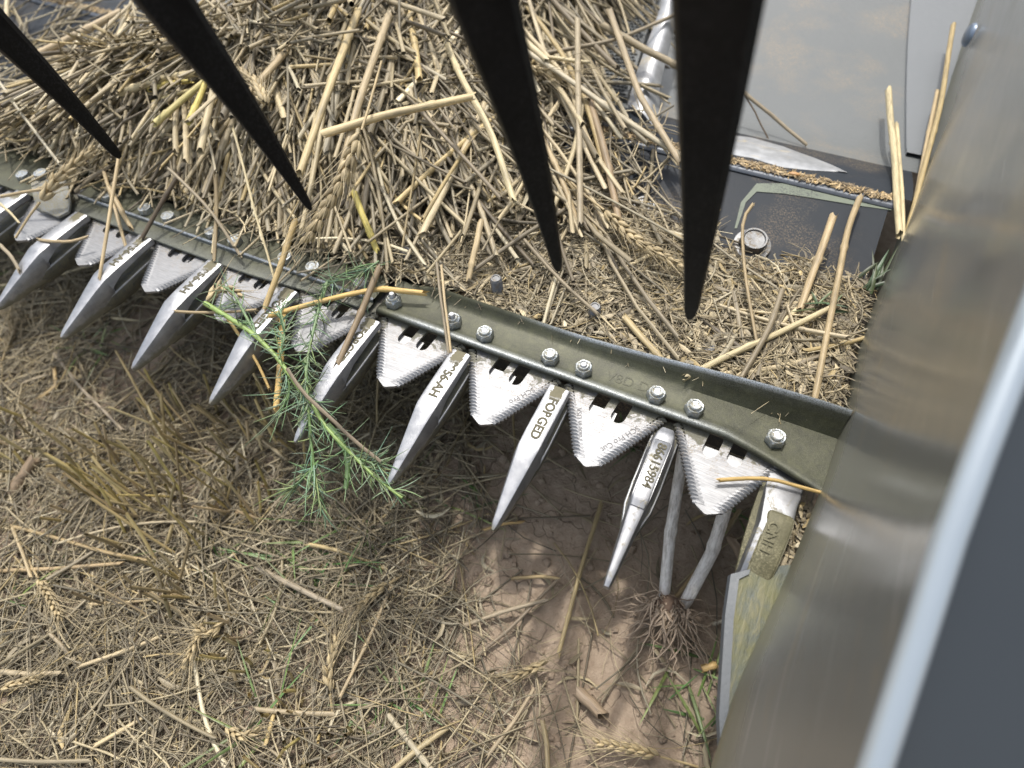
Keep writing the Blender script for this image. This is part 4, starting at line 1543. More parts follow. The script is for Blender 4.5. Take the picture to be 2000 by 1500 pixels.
def look(P3, r, col):
    a, b = P3[0], P3[-1]
    def px(p):
        c = CR @ (p - CC)
        return np.array([1000 + CF * c[0] / c[2], 750 + CF * c[1] / c[2]])
    pa, pb = px(a), px(b)
    d = pb - pa
    if d[1] > 0: d = -d
    ang = math.degrees(math.atan2(-d[1], d[0]))
    lean = 'level' if ang < 22 or ang > 158 else ('right-leaning' if ang < 72 else ('upright' if ang < 108 else 'left-leaning'))
    lum = float(np.mean(col)); sat = float(col[0] / (col[2] + 1e-4))
    tone = 'pale' if lum > 0.40 else ('dark' if lum < 0.20 else ('golden' if sat > 2.1 else 'dull tan'))
    ln = np.linalg.norm(pb - pa)
    size = 'long' if ln > 260 else ('short' if ln < 110 else 'mid-length')
    return tone, size, lean, (pa + pb) / 2


ORD = ['leftmost', 'second from left', 'third from left', 'fourth from left', 'fifth from left', 'sixth from left', 'seventh from left', 'eighth from left',
       'ninth from left', 'tenth from left', 'eleventh from left', 'twelfth from left', 'thirteenth from left', 'fourteenth from left']


def name_all(objs, looks, where):
    by = {}
    for o, lk in zip(objs, looks):
        by.setdefault(lk[:3], []).append((lk[3][0], o))
    for (tone, size, lean), L_ in by.items():
        L_.sort(key=lambda q: q[0])
        for i, (_, o) in enumerate(L_):
            if len(L_) == 1:
                o['label'] = f'{tone} {size} {lean} straw stalk {where}'
            else:
                o['label'] = f'{ORD[min(i, 13)]} of the {tone} {size} {lean} stalks {where}'


def zone_z(x, y):
    # above the heap, or resting on the pan where it is bare
    return np.maximum(heap_z(x, y), pan_z(y) + 0.012)


WHERE = {'stalks in the tangle at the left': 'left of the second tine', 'stalks fanned in the tall heap': 'in the tall heap',
         'stalks at the top of the heap': 'high on the heap', 'stalks between the right-hand tines': 'between the right-hand tines',
         'short stalks on the chaff bed': 'on the chaff bed', 'stalks crossing by the divider': 'by the divider'}
for label, group, xr, yr, n, L, rad in ZONES:
    flatbed = 'chaff' in group or 'divider' in group
    keep = (lambda x, y: in_heap(x, y)) if ('left' in group or 'top' in group) else None
    Pz, r = lay(n, xr, yr, zone_z, L, rad, 0.33, (0.002, 0.016) if not flatbed else (0.001, 0.005), keep, None if flatbed else FOCUS, 0.10, 9, 0.04, ymin=0.098, drape=True)
    cols = straw_cols(len(Pz), 1.12)
    obs = []
    for i in range(len(Pz)):
        obs.append(stalk_object(Pz[i], r[i, 0], cols[i], label, group, nodes=random.choice((0, 1, 1, 2)) if r[i, 0] > 0.0016 else 0, flat=random.uniform(0.6, 1.0)))
    name_all(obs, [look(Pz[i], r[i, 0], cols[i]) for i in range(len(Pz))], WHERE[group])

PALE = (0.60, 0.51, 0.31); GOLD = (0.55, 0.38, 0.14); YEL = (0.66, 0.55, 0.17); GREYB = (0.30, 0.25, 0.17); DARK = (0.12, 0.09, 0.06); MID = (0.46, 0.36, 0.21)
HERO = [
    ([(1628, 420), (1600, 500), (1560, 610)], (0.030, 0.024, 0.014), .0030, (0.44, 0.34, 0.20), 'thick tan stalk standing against the dark plate right of the big bolt'),
    ([(1680, 385), (1657, 440), (1622, 620), (1590, 785)], (0.026, 0.026, 0.022, 0.016), .0028, MID, 'long jointed stalk reaching from the step edge down to the bar'),
    ([(1735, 175), (1747, 320), (1757, 458)], (0.012, 0.020, 0.026), .0030, PALE, 'pale split stalk upright in front of the light grey panel'),
    ([(1751, 242), (1760, 350), (1766, 498)], (0.012, 0.020, 0.026), .0020, PALE, 'thin pale strip clinging to the pale split stalk'),
    ([(1862, 48), (1838, 200), (1795, 370), (1770, 460)], (0.02, 0.02, 0.02, 0.024), .0026, (0.50, 0.39, 0.2), 'long stalk squeezed along the foot of the divider wall'),
    ([(1832, 176), (1812, 270), (1778, 440)], (0.012, 0.014, 0.020), .0022, MID, 'dark-ended stalk beside the divider foot'),
    ([(1452, 182), (1478, 225), (1502, 274)], (0.020, 0.010, -0.002), .0008, DARK, 'thin dark twig touching the grey panel right of the widest tine'),
    ([(1452, 180), (1510, 228), (1575, 282)], (0.022, 0.010, 0.002), .0018, GREYB, 'grey-brown stalk lying on the bare grey panel'),
    ([(1337, 738), (1430, 690), (1520, 652), (1632, 596)], (0.014, 0.017, 0.018, 0.02), .0022, PALE, 'pale stalk slanting over the chaff towards the divider'),
    ([(1528, 566), (1500, 650), (1445, 742)], (0.024, 0.022, 0.016), .0024, GREYB, 'weathered grey stalk leaning over the right-hand chaff'),
    ([(1470, 400), (1448, 410), (1452, 520), (1478, 668)], (0.028, 0.028, 0.022, 0.018), .0014, MID, 'slim stalk passing left of the big bolt'),
    ([(1218, 618), (1262, 668), (1303, 714)], (0.016, 0.014, 0.013), .0026, (0.5, 0.4, 0.22), 'split flattened stalk pointing at the middle of the bar'),
    ([(1015, 458), (1090, 545), (1168, 614)], (0.022, 0.020, 0.022), .0016, GREYB, 'straight thin stalk ending at a threaded stud right of the third tine'),
    ([(690, 372), (712, 430), (737, 492)], (0.045, 0.036, 0.022), .0030, YEL, 'bright yellow stalk at the front of the tall heap'),
    ([(848, 28), (905, 160), (965, 270), (1003, 392)], (0.075, 0.075, 0.070, 0.055), .0029, PALE, 'long pale stalk running down just left of the third tine'),
    ([(630, 262), (760, 222), (925, 188)], (0.088, 0.090, 0.088), .0036, (0.54, 0.43, 0.24), 'thick stalk lying crosswise over the tall heap'),
    ([(528, 616), (640, 584), (738, 563), (832, 573)], (0.014, 0.018, 0.020, 0.018), .0023, GOLD, 'golden jointed stalk lying across the seam of the two bars'),
    ([(421, 345), (424, 410), (418, 507)], (0.05, 0.03, 0.012), .0018, MID, 'upright stalk crossing the left bar onto a guard'),
    ([(232, 308), (214, 420), (194, 546)], (0.05, 0.03, 0.010), .0017, MID, 'thin stalk hanging from the first tine point over a guard'),
    ([(212, 365), (236, 410), (257, 446)], (0.030, 0.02, 0.010), .0024, MID, 'frayed stalk end resting on the knife section left of centre'),
    ([(352, 336), (310, 405), (277, 466)], (0.04, 0.025, 0.012), .0019, DARK, 'dark stalk crossing the ribbed bar left of the weed'),
    ([(203, 335), (228, 420), (246, 482)], (0.028, 0.02, 0.008), .0017, MID, 'stalk leaning across a knife section beside the second guard'),
    ([(1403, 938), (1490, 931), (1545, 946), (1612, 964)], (0.006, 0.007, 0.006, 0.008), .0013, GOLD, 'thin tan stalk lying across the rightmost knife section'),
    ([(853, 515), (862, 590), (876, 688)], (0.030, 0.022, 0.010), .0012, GREYB, 'thin frayed blade hanging over the bar onto a guard'),
    ([(862, 520), (870, 600), (881, 690)], (0.030, 0.022, 0.010), .0010, MID, 'second frayed blade hanging over the bar onto a guard'),
    ([(742, 520), (705, 610), (658, 716)], (0.030, 0.018, 0.010), .0024, (0.24, 0.18, 0.11), 'dark speckled stalk leaning over the seam of the bars'),
    ([(577, 430), (548, 520), (517, 602)], (0.040, 0.026, 0.014), .0025, (0.56, 0.42, 0.2), 'golden stalk coming down above the weed'),
    ([(553, 600), (549, 700), (539, 800)], (0.008, -0.006, -0.016), .0026, GOLD, 'golden hollow stalk hanging below the knife in the weed'),
    ([(437, 612), (500, 700), (527, 762)], (0.012, 0.0, -0.01), .0012, GOLD, 'slim orange stalk hanging through the weed'),
    ([(340, 608), (420, 612), (500, 605)], (0.014, 0.014, 0.014), .0013, MID, 'thin stalk poking left out of the weed over a guard'),
    ([(370, 236), (386, 200), (402, 160)], (0.075, 0.075, 0.078), .0031, YEL, 'vivid yellow stalk end under the second tine'),
    ([(302, 242), (350, 200), (398, 160)], (0.068, 0.072, 0.078), .0027, (0.6, 0.52, 0.22), 'yellowish stalk left of the vivid yellow one'),
    ([(236, 182), (310, 155), (385, 142)], (0.062, 0.070, 0.076), .0034, PALE, 'wide-mouthed pale stalk left of the second tine'),
    ([(290, 176), (330, 163), (372, 158)], (0.062, 0.070, 0.074), .0022, YEL, 'short yellow leaf sheath under the wide-mouthed stalk'),
    ([(300, 200), (340, 185), (400, 168)], (0.058, 0.066, 0.072), .0020, (0.62, 0.52, 0.26), 'yellow strip between the two yellow stalks'),
    ([(70, 108), (150, 68), (232, 24)], (0.045, 0.05, 0.055), .0036, (0.46, 0.36, 0.22), 'thick stalk lying over the grey step at top left'),
    ([(84, 122), (160, 96), (246, 72)], (0.040, 0.046, 0.050), .0024, MID, 'stalk just below the thick one at top left'),
    ([(0, 162), (55, 240), (118, 322)], (0.050, 0.045, 0.035), .0014, (0.6, 0.54, 0.4), 'whitish thin stalk at the left edge below the first tine'),
    ([(14, 0), (12, 45)], (0.040, 0.035), .0025, (0.5, 0.42, 0.27), 'stalk standing at the very top left corner'),
    ([(1178, 50), (1260, 96), (1352, 144)], (0.050, 0.048, 0.046), .0034, (0.33, 0.27, 0.17), 'thick mould-spotted stalk running into the widest tine'),
    ([(1128, 40), (1130, 220), (1134, 440)], (0.060, 0.050, 0.030), .0032, (0.37, 0.31, 0.21), 'tall grey stalk upright between the third tine and the auger'),
    ([(1150, 190), (1190, 330), (1210, 440)], (0.040, 0.030, 0.022), .0038, (0.36, 0.27, 0.17), 'broad brown stalk right of the tall grey one'),
    ([(1030, 218), (1090, 330), (1130, 440)], (0.050, 0.036, 0.020), .0024, MID, 'stalk sloping along the right flank of the third tine'),
    ([(1190, 20), (1250, 190), (1330, 320)], (0.060, 0.048, 0.036), .0030, (0.42, 0.34, 0.22), 'long stalk slanting in front of the auger flight'),
    ([(1060, 105), (1200, 80), (1340, 20)], (0.05, 0.05, 0.05), .0022, GREYB, 'stalk lying level near the top between the right-hand tines'),
    ([(1035, 108), (1150, 122)], (0.055, 0.052), .0022, PALE, 'pale short level stalk right of the third tine'),
    ([(700, 20), (640, 180), (585, 340)], (0.10, 0.095, 0.072), .0034, (0.5, 0.4, 0.22), 'stout stalk at the centre of the heap fan'),
    ([(760, 30), (700, 200), (668, 330)], (0.10, 0.092, 0.074), .0031, (0.45, 0.36, 0.22), 'stalk right of the stout centre one'),
    ([(620, 10), (560, 100), (470, 200)], (0.09, 0.09, 0.082), .0033, MID, 'stalk crossing behind the second tine near the top'),
    ([(0, 384), (70, 372), (150, 356)], (0.022, 0.026, 0.030), .0015, MID, 'thin stalk running level over the clip at the left edge'),
    ([(0, 398), (25, 420), (38, 436)], (0.018, 0.014, 0.010), .0012, PALE, 'curled pale shred on the leftmost section'),
    ([(0, 478), (30, 510), (38, 530)], (0.012, 0.010, 0.006), .0016, GREYB, 'short grey stalk at the left edge between two guards'),
    ([(75, 468), (130, 475), (172, 462)], (0.012, 0.014, 0.014), .0013, MID, 'curved stalk lying over the speckled guard'),
    ([(150, 372), (175, 350), (205, 330)], (0.016, 0.022, 0.030), .0018, GREYB, 'grey stalk leaning on the start of the ribbed bar'),
    ([(330, 330), (405, 400), (470, 500)], (0.052, 0.036, 0.012), .0014, GREYB, 'long dull stalk crossing the ribbed bar left of the weed'),
    ([(455, 250), (500, 420), (540, 560)], (0.080, 0.045, 0.014), .0010, PALE, 'fine pale bristle hanging from the heap towards the weed'),
    ([(940, 430), (925, 500), (915, 545)], (0.04, 0.03, 0.02), .0026, (0.53, 0.42, 0.25), 'frayed stalk end at the foot of the heap by the third tine'),
]
for px, zs, r, col, label in HERO:
    stalk_object([at(u, v, z) for (u, v), z in zip(px, zs)], r, col, label, None, nodes=1 if r > 0.002 else 0, S=10)


# =================================================================== wheat ears
def wheat_ear(pts, size, label, awn=0.05, lean=None, tone=1.0, stem=None, zlift=0.0):
    """ear of overlapping husks along a path, with a bristly beard and a piece of stalk"""
    pts = np.array(pts, float)
    seg = np.concatenate([[0], np.cumsum(np.linalg.norm(np.diff(pts, axis=0), axis=1))])
    L = seg[-1]
    o_ = pts.mean(0)
    n = int(L / (size * 0.42))
    V, F = [], []
    AW = []
    ear = []
    for k in range(n):
        t_ = (k + 0.5) / n
        c = np.array([np.interp(t_ * L, seg, pts[:, j]) for j in range(3)])
        c2 = np.array([np.interp(min(t_ * L + 0.002, L), seg, pts[:, j]) for j in range(3)])
        ax = unit(c2 - c + 1e-9)
        s1 = unit(np.cross(ax, [0, 0, 1.0]))
        s2 = np.cross(s1, ax)
        for q in range(3):
            ang = k * math.pi + (q - 1) * 0.9 + rng.normal(0, 0.15)
            out = s1 * math.cos(ang) + s2 * math.sin(ang)
            if q == 1: pass
            d = unit(ax * 1.0 + out * 0.38)
            ln = size * rng.uniform(0.95, 1.2) * (1 - 0.35 * t_)
            w = size * 0.20 * (1 - 0.25 * t_)
            tt = np.linspace(0, 1, 6)
            ear.append((c + out * size * 0.10 + d * ln * tt[:, None], w * np.array([0.5, 1.0, 1.15, 0.95, 0.5, 0.06])))
            if awn > 0 and q != 1 or (awn > 0 and rng.uniform() < 0.4):
                tip = c + out * size * 0.10 + d * ln
                dd = unit(d + rng.normal(0, 0.12, 3))
                t5 = np.linspace(0, 1, 6)[:, None]
                AW.append(tip + dd * awn * rng.uniform(0.6, 1.1) * t5 + rng.normal(0, 0.10, 3) * awn * t5 ** 2 * np.array([1, 1, 0.4]))
    Pe = np.array([e[0] for e in ear]) - o_
    Re = np.array([e[1] for e in ear])
    ce = np.array([[0.50, 0.40, 0.23]]) * rng.uniform(0.75, 1.2, (len(ear), 1)) * tone
    v, q, c, u = tubes(Pe, Re, ce, 7, 0.75)
    o = link('wheat_ear', quads_mesh('wheat_ear', v, q, c, u), M_STRAW_BULK)
    o.location = tuple(o_)
    tag(o, label, 'wheat ear')
    if AW:
        A = np.array(AW) - o_
        v, q, c, u = tubes(A, np.tile(np.array([0.00032, 0.0003, 0.00026, 0.0002, 0.00014, 0.00006]), (len(A), 1)), np.array([[0.52, 0.43, 0.27]]) * np.ones((len(A), 1)) * tone, 3)
        link('beard', quads_mesh('beard', v, q, c, u), M_STRAW_BULK, o)
    if stem is not None:
        S_ = np.array(stem, float)
        sg = np.concatenate([[0], np.cumsum(np.linalg.norm(np.diff(S_, axis=0), axis=1))])
        Pn = np.stack([np.interp(np.linspace(0, sg[-1], 10), sg, S_[:, j]) for j in range(3)], -1) - o_
        v, q, c, u = tubes(Pn[None], np.full((1, 10), 0.0010), np.array([[0.46, 0.36, 0.2]]) * tone, 6)
        link('stalk', quads_mesh('stalk', v, q, c, u), M_STRAW_BULK, o)
    return o


def E(px, zs):
    return [at(u, v, z) for (u, v), z in zip(px, zs)]


wheat_ear(E([(706, 255), (668, 350), (600, 470)], (0.098, 0.078, 0.045)), 0.0125, 'large bearded wheat ear lying down the front of the tall heap', 0.045, stem=E([(745, 120), (720, 210), (706, 255)], (0.1, 0.1, 0.098)))
wheat_ear(E([(1180, 410), (1235, 465), (1330, 520)], (0.030, 0.026, 0.024)), 0.0105, 'long twisted wheat ear on the chaff between the two right-hand tines', 0.03, stem=E([(1090, 330), (1140, 380), (1180, 410)], (0.036, 0.032, 0.030)))
wheat_ear(E([(78, 395), (110, 350), (180, 295)], (0.026, 0.036, 0.044)), 0.0120, 'wheat ear hanging over the flared clip at left', 0.03, stem=E([(30, 465), (55, 425), (78, 395)], (0.010, 0.018, 0.026)))
wheat_ear(E([(1030, 130), (1060, 138), (1100, 152)], (0.055, 0.055, 0.05)), 0.0100, 'small wheat ear against the right flank of the third tine', 0.07)
wheat_ear(E([(520, 205), (500, 160), (455, 130)], (0.09, 0.09, 0.085)), 0.0100, 'pale wheat ear lying behind the second tine', 0.03)
wheat_ear(E([(400, 590), (430, 560), (470, 575)], (0.014, 0.016, 0.014)), 0.0090, 'broken wheat ear piece caught above the cut weed stem', 0.02)


def Gp(u, v, dz=0.0):
    p = at(u, v, GZ + dz)
    for _ in range(3):
        p = at(u, v, float(ground_z(p[0], p[1])) + dz)
    return p


for px, label, tone in [
    ([(645, 1355), (640, 1310), (660, 1240)], 'upright golden wheat ear on the ground at lower centre', 1.0),
    ([(75, 1130), (95, 1165), (118, 1205)], 'wheat ear on the ground at the far left below a bent stalk', 0.95),
    ([(400, 1215), (385, 1245), (365, 1290)], 'drooping wheat ear on the ground in the middle of the stubble', 1.0),
    ([(440, 1215), (410, 1240), (380, 1226)], 'flattened wheat ear beside the drooping one', 0.85),
    ([(760, 1140), (735, 1155), (700, 1185)], 'pale wheat ear on bare soil right of the stubble', 0.8),
    ([(1290, 1478), (1230, 1462), (1165, 1450)], 'bearded pale wheat ear at the bottom edge beside the divider', 1.1),
    ([(0, 1345), (40, 1335), (75, 1325)], 'wheat ear at the left edge near the bottom', 0.9),
    ([(10, 690), (25, 650), (18, 620)], 'greyish wheat ear on the ground at the left edge under the guards', 0.6),
    ([(440, 1420), (470, 1440), (500, 1430)], 'wheat ear spread open on the ground near the bottom, left of centre', 1.05),
    ([(1020, 1310), (1060, 1300), (1000, 1325)], 'small crushed wheat ear on the bare soil', 0.7),
]:
    Pp = [Gp(u, v, 0.012 + 0.004 * i) for i, (u, v) in enumerate(px)]
    d = unit(Pp[0] - Pp[1])
    wheat_ear(Pp, 0.0085, label, 0.040, tone=tone, stem=[Pp[0] + d * 0.05 - np.array([0, 0, 0.008]), Pp[0] + d * 0.02, Pp[0]])

# =================================================================== ground litter
def litter_keep(x, y):
    left = 1 - smooth(-0.21, -0.03, x + 0.4 * y + 0.05 * lumps(x, y, 14, 77))
    bare = smooth(-0.3, 0.15, lumps(x, y, 16, 41))
    near = 1 - smooth(-0.64, -0.50, x) * (1 - smooth(-0.50, -0.44, x)) * smooth(-0.06, -0.01, y)
    return np.clip(left * (0.55 + 0.45 * bare) * near + 0.055, 0, 1)


def gz2(x, y):
    return ground_z(x, y) + 0.001


parts = []
RX, RY = (-0.98, 0.17), (-0.37, 0.22)
Pz, r = lay(9500, RX, RY, gz2, (0.02, 0.11), (0.00035, 0.0011), 1, (0.0, 0.010), litter_keep, focus=None, bend=0.05)
parts.append(tubes(Pz, r, straw_cols(len(Pz), 0.74), 5, 0.7, 0.001))
Pz, r = lay(6000, RX, RY, gz2, (0.03, 0.09), (0.00018, 0.0004), 1, (0.0, 0.014), litter_keep, focus=None, bend=0.12, Np=5)
parts.append(tubes(Pz, r, straw_cols(len(Pz), 0.9), 3))
Pz, r = lay(3500, RX, RY, gz2, (0.008, 0.035), (0.0007, 0.0020), 1, (0.0, 0.008), lambda x, y: litter_keep(x, y) * 0.9 + 0.1, focus=None, bend=0.2)
parts.append(ribbons(Pz, r * np.array([0.4, 1, 1, 0.8, 0.2])[None], straw_cols(len(Pz), 0.8)))
stuff('straw_litter', parts, M_STRAW_BULK, 'dry straw litter strewn over the soil', 'straw litter')
# crumbs of soil
nC = 2600
cx = rng.uniform(-0.9, 0.16, nC); cy = rng.uniform(-0.36, 0.2, nC)
sz = rng.gamma(1.6, 0.0010, nC) + 0.0006
octv = np.array([(1, 0, 0), (0, 1, 0), (-1, 0, 0), (0, -1, 0), (.6, .6, .8), (-.6, .6, .8), (-.6, -.6, .8), (.6, -.6, .8)], float)
Vv = octv[None] * rng.uniform(0.7, 1.2, (nC, 8, 1)) * sz[:, None, None]
a = rng.uniform(0, 6.28, nC)
ca, sa = np.cos(a)[:, None], np.sin(a)[:, None]
Vv = np.stack([Vv[..., 0] * ca - Vv[..., 1] * sa, Vv[..., 0] * sa + Vv[..., 1] * ca, Vv[..., 2]], -1)
Vv += np.stack([cx, cy, ground_z(cx, cy) - 0.0004], -1)[:, None]
qf = np.array([(0, 4, 7, 3), (0, 1, 4, 4), (1, 5, 4, 4), (1, 2, 5, 5), (2, 6, 5, 5), (2, 3, 6, 6), (3, 7, 6, 6), (4, 5, 6, 7), (0, 1, 5, 4)])
qf = np.array([(0, 1, 5, 4), (1, 2, 6, 5), (2, 3, 7, 6), (3, 0, 4, 7), (4, 5, 6, 7)])
Q = (qf[None] + (np.arange(nC) * 8)[:, None, None]).reshape(-1, 4)
o = link('soil_crumbs', quads_mesh('soil_crumbs', Vv.reshape(-1, 3), Q, smooth_=True), M_SOIL)
tag(o, 'small crumbs of dry brown soil', 'soil', kind='stuff')

# individual ground stalks
GH = [
    ([(1175, 982), (1132, 1120), (1090, 1282)], .0020, (0.48, 0.38, 0.2), 'long pale stalk lying alone on the bare soil between two guards'),
    ([(1445, 995), (1390, 1080), (1318, 1168)], .0022, (0.42, 0.32, 0.18), 'slanting stalk between the two white stems'),
    ([(500, 1108), (580, 1148), (672, 1192)], .0028, (0.40, 0.34, 0.25), 'thick grey stalk lying right of the stubble'),
    ([(24, 1030), (40, 1070), (62, 1130)], .0016, (0.5, 0.4, 0.24), 'bent stalk end pointing to the left wheat ear'),
    ([(24, 1028), (110, 1050), (200, 1078), (290, 1095)], .0018, (0.45, 0.34, 0.18), 'long orange-tan stalk bent at its left end'),
    ([(0, 1115), (120, 1110), (240, 1100)], .0017, (0.4, 0.3, 0.17), 'level stalk at the left edge below the bent one'),
    ([(345, 1230), (250, 1270), (155, 1302)], .0020, (0.48, 0.39, 0.24), 'stalk running down to the left in the lower left quarter'),
    ([(150, 1300), (125, 1265), (100, 1240)], .0020, (0.4, 0.33, 0.22), 'stalk meeting the long one at lower left'),
    ([(20, 965), (45, 930), (68, 895)], .0058, (0.27, 0.20, 0.13), 'thick broken brown stalk chunk at the left edge'),
    ([(283, 1400), (240, 1425), (180, 1460)], .0022, (0.58, 0.47, 0.28), 'bright short stalk near the bottom left'),
    ([(0, 1312), (60, 1318), (120, 1315)], .0026, (0.42, 0.35, 0.23), 'stalk at the left edge near the bottom'),
    ([(760, 1398), (800, 1450), (848, 1510)], .0028, (0.50, 0.44, 0.31), 'pale stalk at the bottom edge pointing down right'),
    ([(878, 1418), (820, 1460), (760, 1510)], .0026, (0.50, 0.41, 0.24), 'pale stalk crossing the other one at the bottom edge'),
    ([(650, 1395), (560, 1392), (500, 1385)], .0022, (0.45, 0.37, 0.24), 'pale level stalk among the cut stumps'),
    ([(770, 1130), (720, 1250), (665, 1360)], .0018, (0.42, 0.33, 0.2), 'straight stalk leaning past the golden ear'),
    ([(905, 1222), (980, 1195), (1065, 1172)], .0020, (0.40, 0.33, 0.23), 'stalk on the bare soil at lower centre'),
    ([(900, 1305), (1000, 1225), (1100, 1120)], .0018, (0.30, 0.24, 0.17), 'dull stalk crossing the bare soil diagonally'),
    ([(1000, 1130), (1060, 1125), (1090, 1130)], .0016, (0.5, 0.38, 0.2), 'short stalk by the tip of the FORGED guard'),
    ([(1020, 1020), (985, 1022), (945, 1035)], .0014, (0.52, 0.36, 0.16), 'thin orange stalk at the tip of a guard'),
    ([(75, 780), (110, 755), (106, 720)], .0020, (0.52, 0.38, 0.19), 'short forked stalk at left above the stubble'),
    ([(18, 760), (60, 742), (95, 732)], .0017, (0.45, 0.37, 0.25), 'stalk left of the forked one'),
    ([(105, 690), (160, 760), (240, 840)], .0018, (0.40, 0.33, 0.24), 'long grey stalk lying over the stubble'),
    ([(1450, 1095), (1440, 1070), (1425, 1050)], .0040, (0.34, 0.25, 0.17), 'brown stump piece by the end guard'),
    ([(1375, 1305), (1400, 1298)], .0030, (0.55, 0.38, 0.16), 'short golden stalk bit beside the skid plate'),
    ([(1390, 1220), (1420, 1210)], .0018, (0.65, 0.58, 0.45), 'whitish splinter beside the skid plate'),
    ([(1130, 1350), (1155, 1375), (1178, 1398)], .0055, (0.33, 0.25, 0.17), 'pale oblong chip of wood on the soil'),
    ([(1070, 1500), (1068, 1450), (1060, 1410)], .0020, (0.5, 0.4, 0.23), 'stalk at the bottom edge left of the bearded ear'),
    ([(950, 1480), (1010, 1400), (1040, 1350)], .0018, (0.36, 0.29, 0.19), 'dull stalk at the bottom centre'),
    ([(540, 1375), (525, 1430), (520, 1450)], .0018, (0.55, 0.42, 0.2), 'short stalk beside the cut stumps'),
    ([(180, 1180), (270, 1175), (350, 1160)], .0018, (0.45, 0.35, 0.2), 'stalk lying level across the left stubble'),
]
for px, r, col, label in GH:
    stalk_object([Gp(u, v, 0.008 + 0.003 * i) for i, (u, v) in enumerate(px)], r, np.array(col) * 0.95, label, None, nodes=1 if r > .0017 and r < .004 else 0)
Pz, r = lay(30, (-0.9, 0.08), (-0.34, 0.06), gz2, (0.05, 0.16), (0.0011, 0.0021), 1, (0.004, 0.016), lambda x, y: litter_keep(x, y) * 0.8 + 0.12, focus=None)
cols = straw_cols(len(Pz), 0.92)
obs = [stalk_object(Pz[i], r[i, 0], cols[i], 'dry straw stalk lying loose on the soil', 'loose stalks on the ground', nodes=random.choice((0, 1))) for i in range(len(Pz))]
name_all(obs, [look(Pz[i], r[i, 0], cols[i]) for i in range(len(Pz))], 'lying on the soil')


# ---------------------------------------------------------------- standing stubble
def stubble(u, v, n, spread, h, label, group='stubble clumps', lean=(0, 0), col=(0.50, 0.40, 0.225), elong=(1, 1)):
    b = Gp(u, v, -0.004)
    t = empty('stubble_clump', tuple(b))
    tag(t, label, 'stubble', group)
    for k in range(int(n * 1.3)):
        bx_ = rng.normal(0, spread * elong[0]); by_ = rng.normal(0, spread * elong[1])
        hh = h * rng.uniform(0.35, 0.95)
        top = np.array([bx_ + lean[0] * hh + rng.normal(0, 0.26) * hh, by_ + lean[1] * hh + rng.normal(0, 0.26) * hh, hh])
        bot = np.array([bx_, by_, -0.002])
        tt = np.linspace(0, 1, 6)[:, None]
        Pn = bot + (top - bot) * tt + np.array([rng.normal(0, 0.02), rng.normal(0, 0.02), 0]) * hh * np.sin(tt * math.pi)
        r = rng.uniform(0.0009, 0.0015)
        c = np.array(col) * rng.uniform(0.55, 1.25) * np.array([1, rng.uniform(0.95, 1.05), rng.uniform(0.65, 1.1)])
        vv, qq, cc, uu = tubes(Pn[None], np.array([[1.25, 1.1, 1, 1, 1.05, 1.0]]) * r, c[None], 8, 0.9, 0.0015)
        link('stalk', quads_mesh('stalk', vv, qq, cc, uu), M_STRAW, t)


for (u, v, n, sp, h, lab, lean, el) in [
    (300, 1010, 26, 0.020, 0.085, 'dense golden stubble clump at left, bristling up to the left', (-0.15, 0.05), (1.3, 0.8)),
    (200, 960, 20, 0.018, 0.080, 'golden stubble clump behind the dense one at left', (-0.15, 0.05), (1.2, 0.8)),
    (400, 880, 18, 0.020, 0.080, 'stubble clump under the two left guard tips', (-0.15, 0.1), (1.4, 0.8)),
    (470, 1000, 14, 0.016, 0.070, 'sparse stubble clump below the weed', (-0.1, 0.05), (1.4, 0.7)),
    (350, 1160, 18, 0.018, 0.065, 'stubble clump in the lower left quarter', (-0.15, 0.05), (1.4, 0.7)),
    (480, 1250, 10, 0.014, 0.050, 'low stubble clump right of the drooping ear', (-0.1, 0.0), (1.2, 0.8)),
    (640, 1425, 14, 0.018, 0.030, 'row of cut hollow stumps near the bottom edge', (0.0, 0.15), (1.8, 0.6)),
    (570, 1400, 8, 0.012, 0.030, 'small group of cut hollow stumps left of the row', (0.0, 0.15), (1.2, 0.8)),
    (530, 1490, 8, 0.014, 0.035, 'cut stumps at the bottom edge', (0.0, 0.1), (1.4, 0.8)),
    (40, 900, 14, 0.020, 0.075, 'stubble clump at the left edge', (-0.15, 0.0), (1.2, 0.8)),
    (560, 860, 14, 0.022, 0.070, 'shaded stubble clump behind the weed', (-0.1, 0.1), (1.4, 0.8)),
]:
    stubble(u, v, n, sp, h, lab, lean=lean, elong=el)

# ---------------------------------------------------------------- uprooted plant with white stems
plant = empty('uprooted_plant', tuple(Gp(1308, 1185, 0.02)))
tag(plant, 'uprooted plant with two whitish stems and a tuft of brown roots', 'plant')
pl0 = np.array(plant.location)


def m_white():
    m, nt, b = newmat('dead_stem')
    uvc = mapped(nt, (6, 90, 1), 'UV')
    n1 = noise(nt, 1.0, 4, 0.7, uvc)
    c = mix(nt, ramp(nt, n1, [(0.3, 0.0), (0.6, 1.0)]), (0.40, 0.37, 0.33), (0.86, 0.84, 0.80))
    sock(nt, c, b.inputs['Base Color'])
    b.inputs['Roughness'].default_value = 0.6
    bump(nt, b, n1, 0.4, 0.0006)
    return m


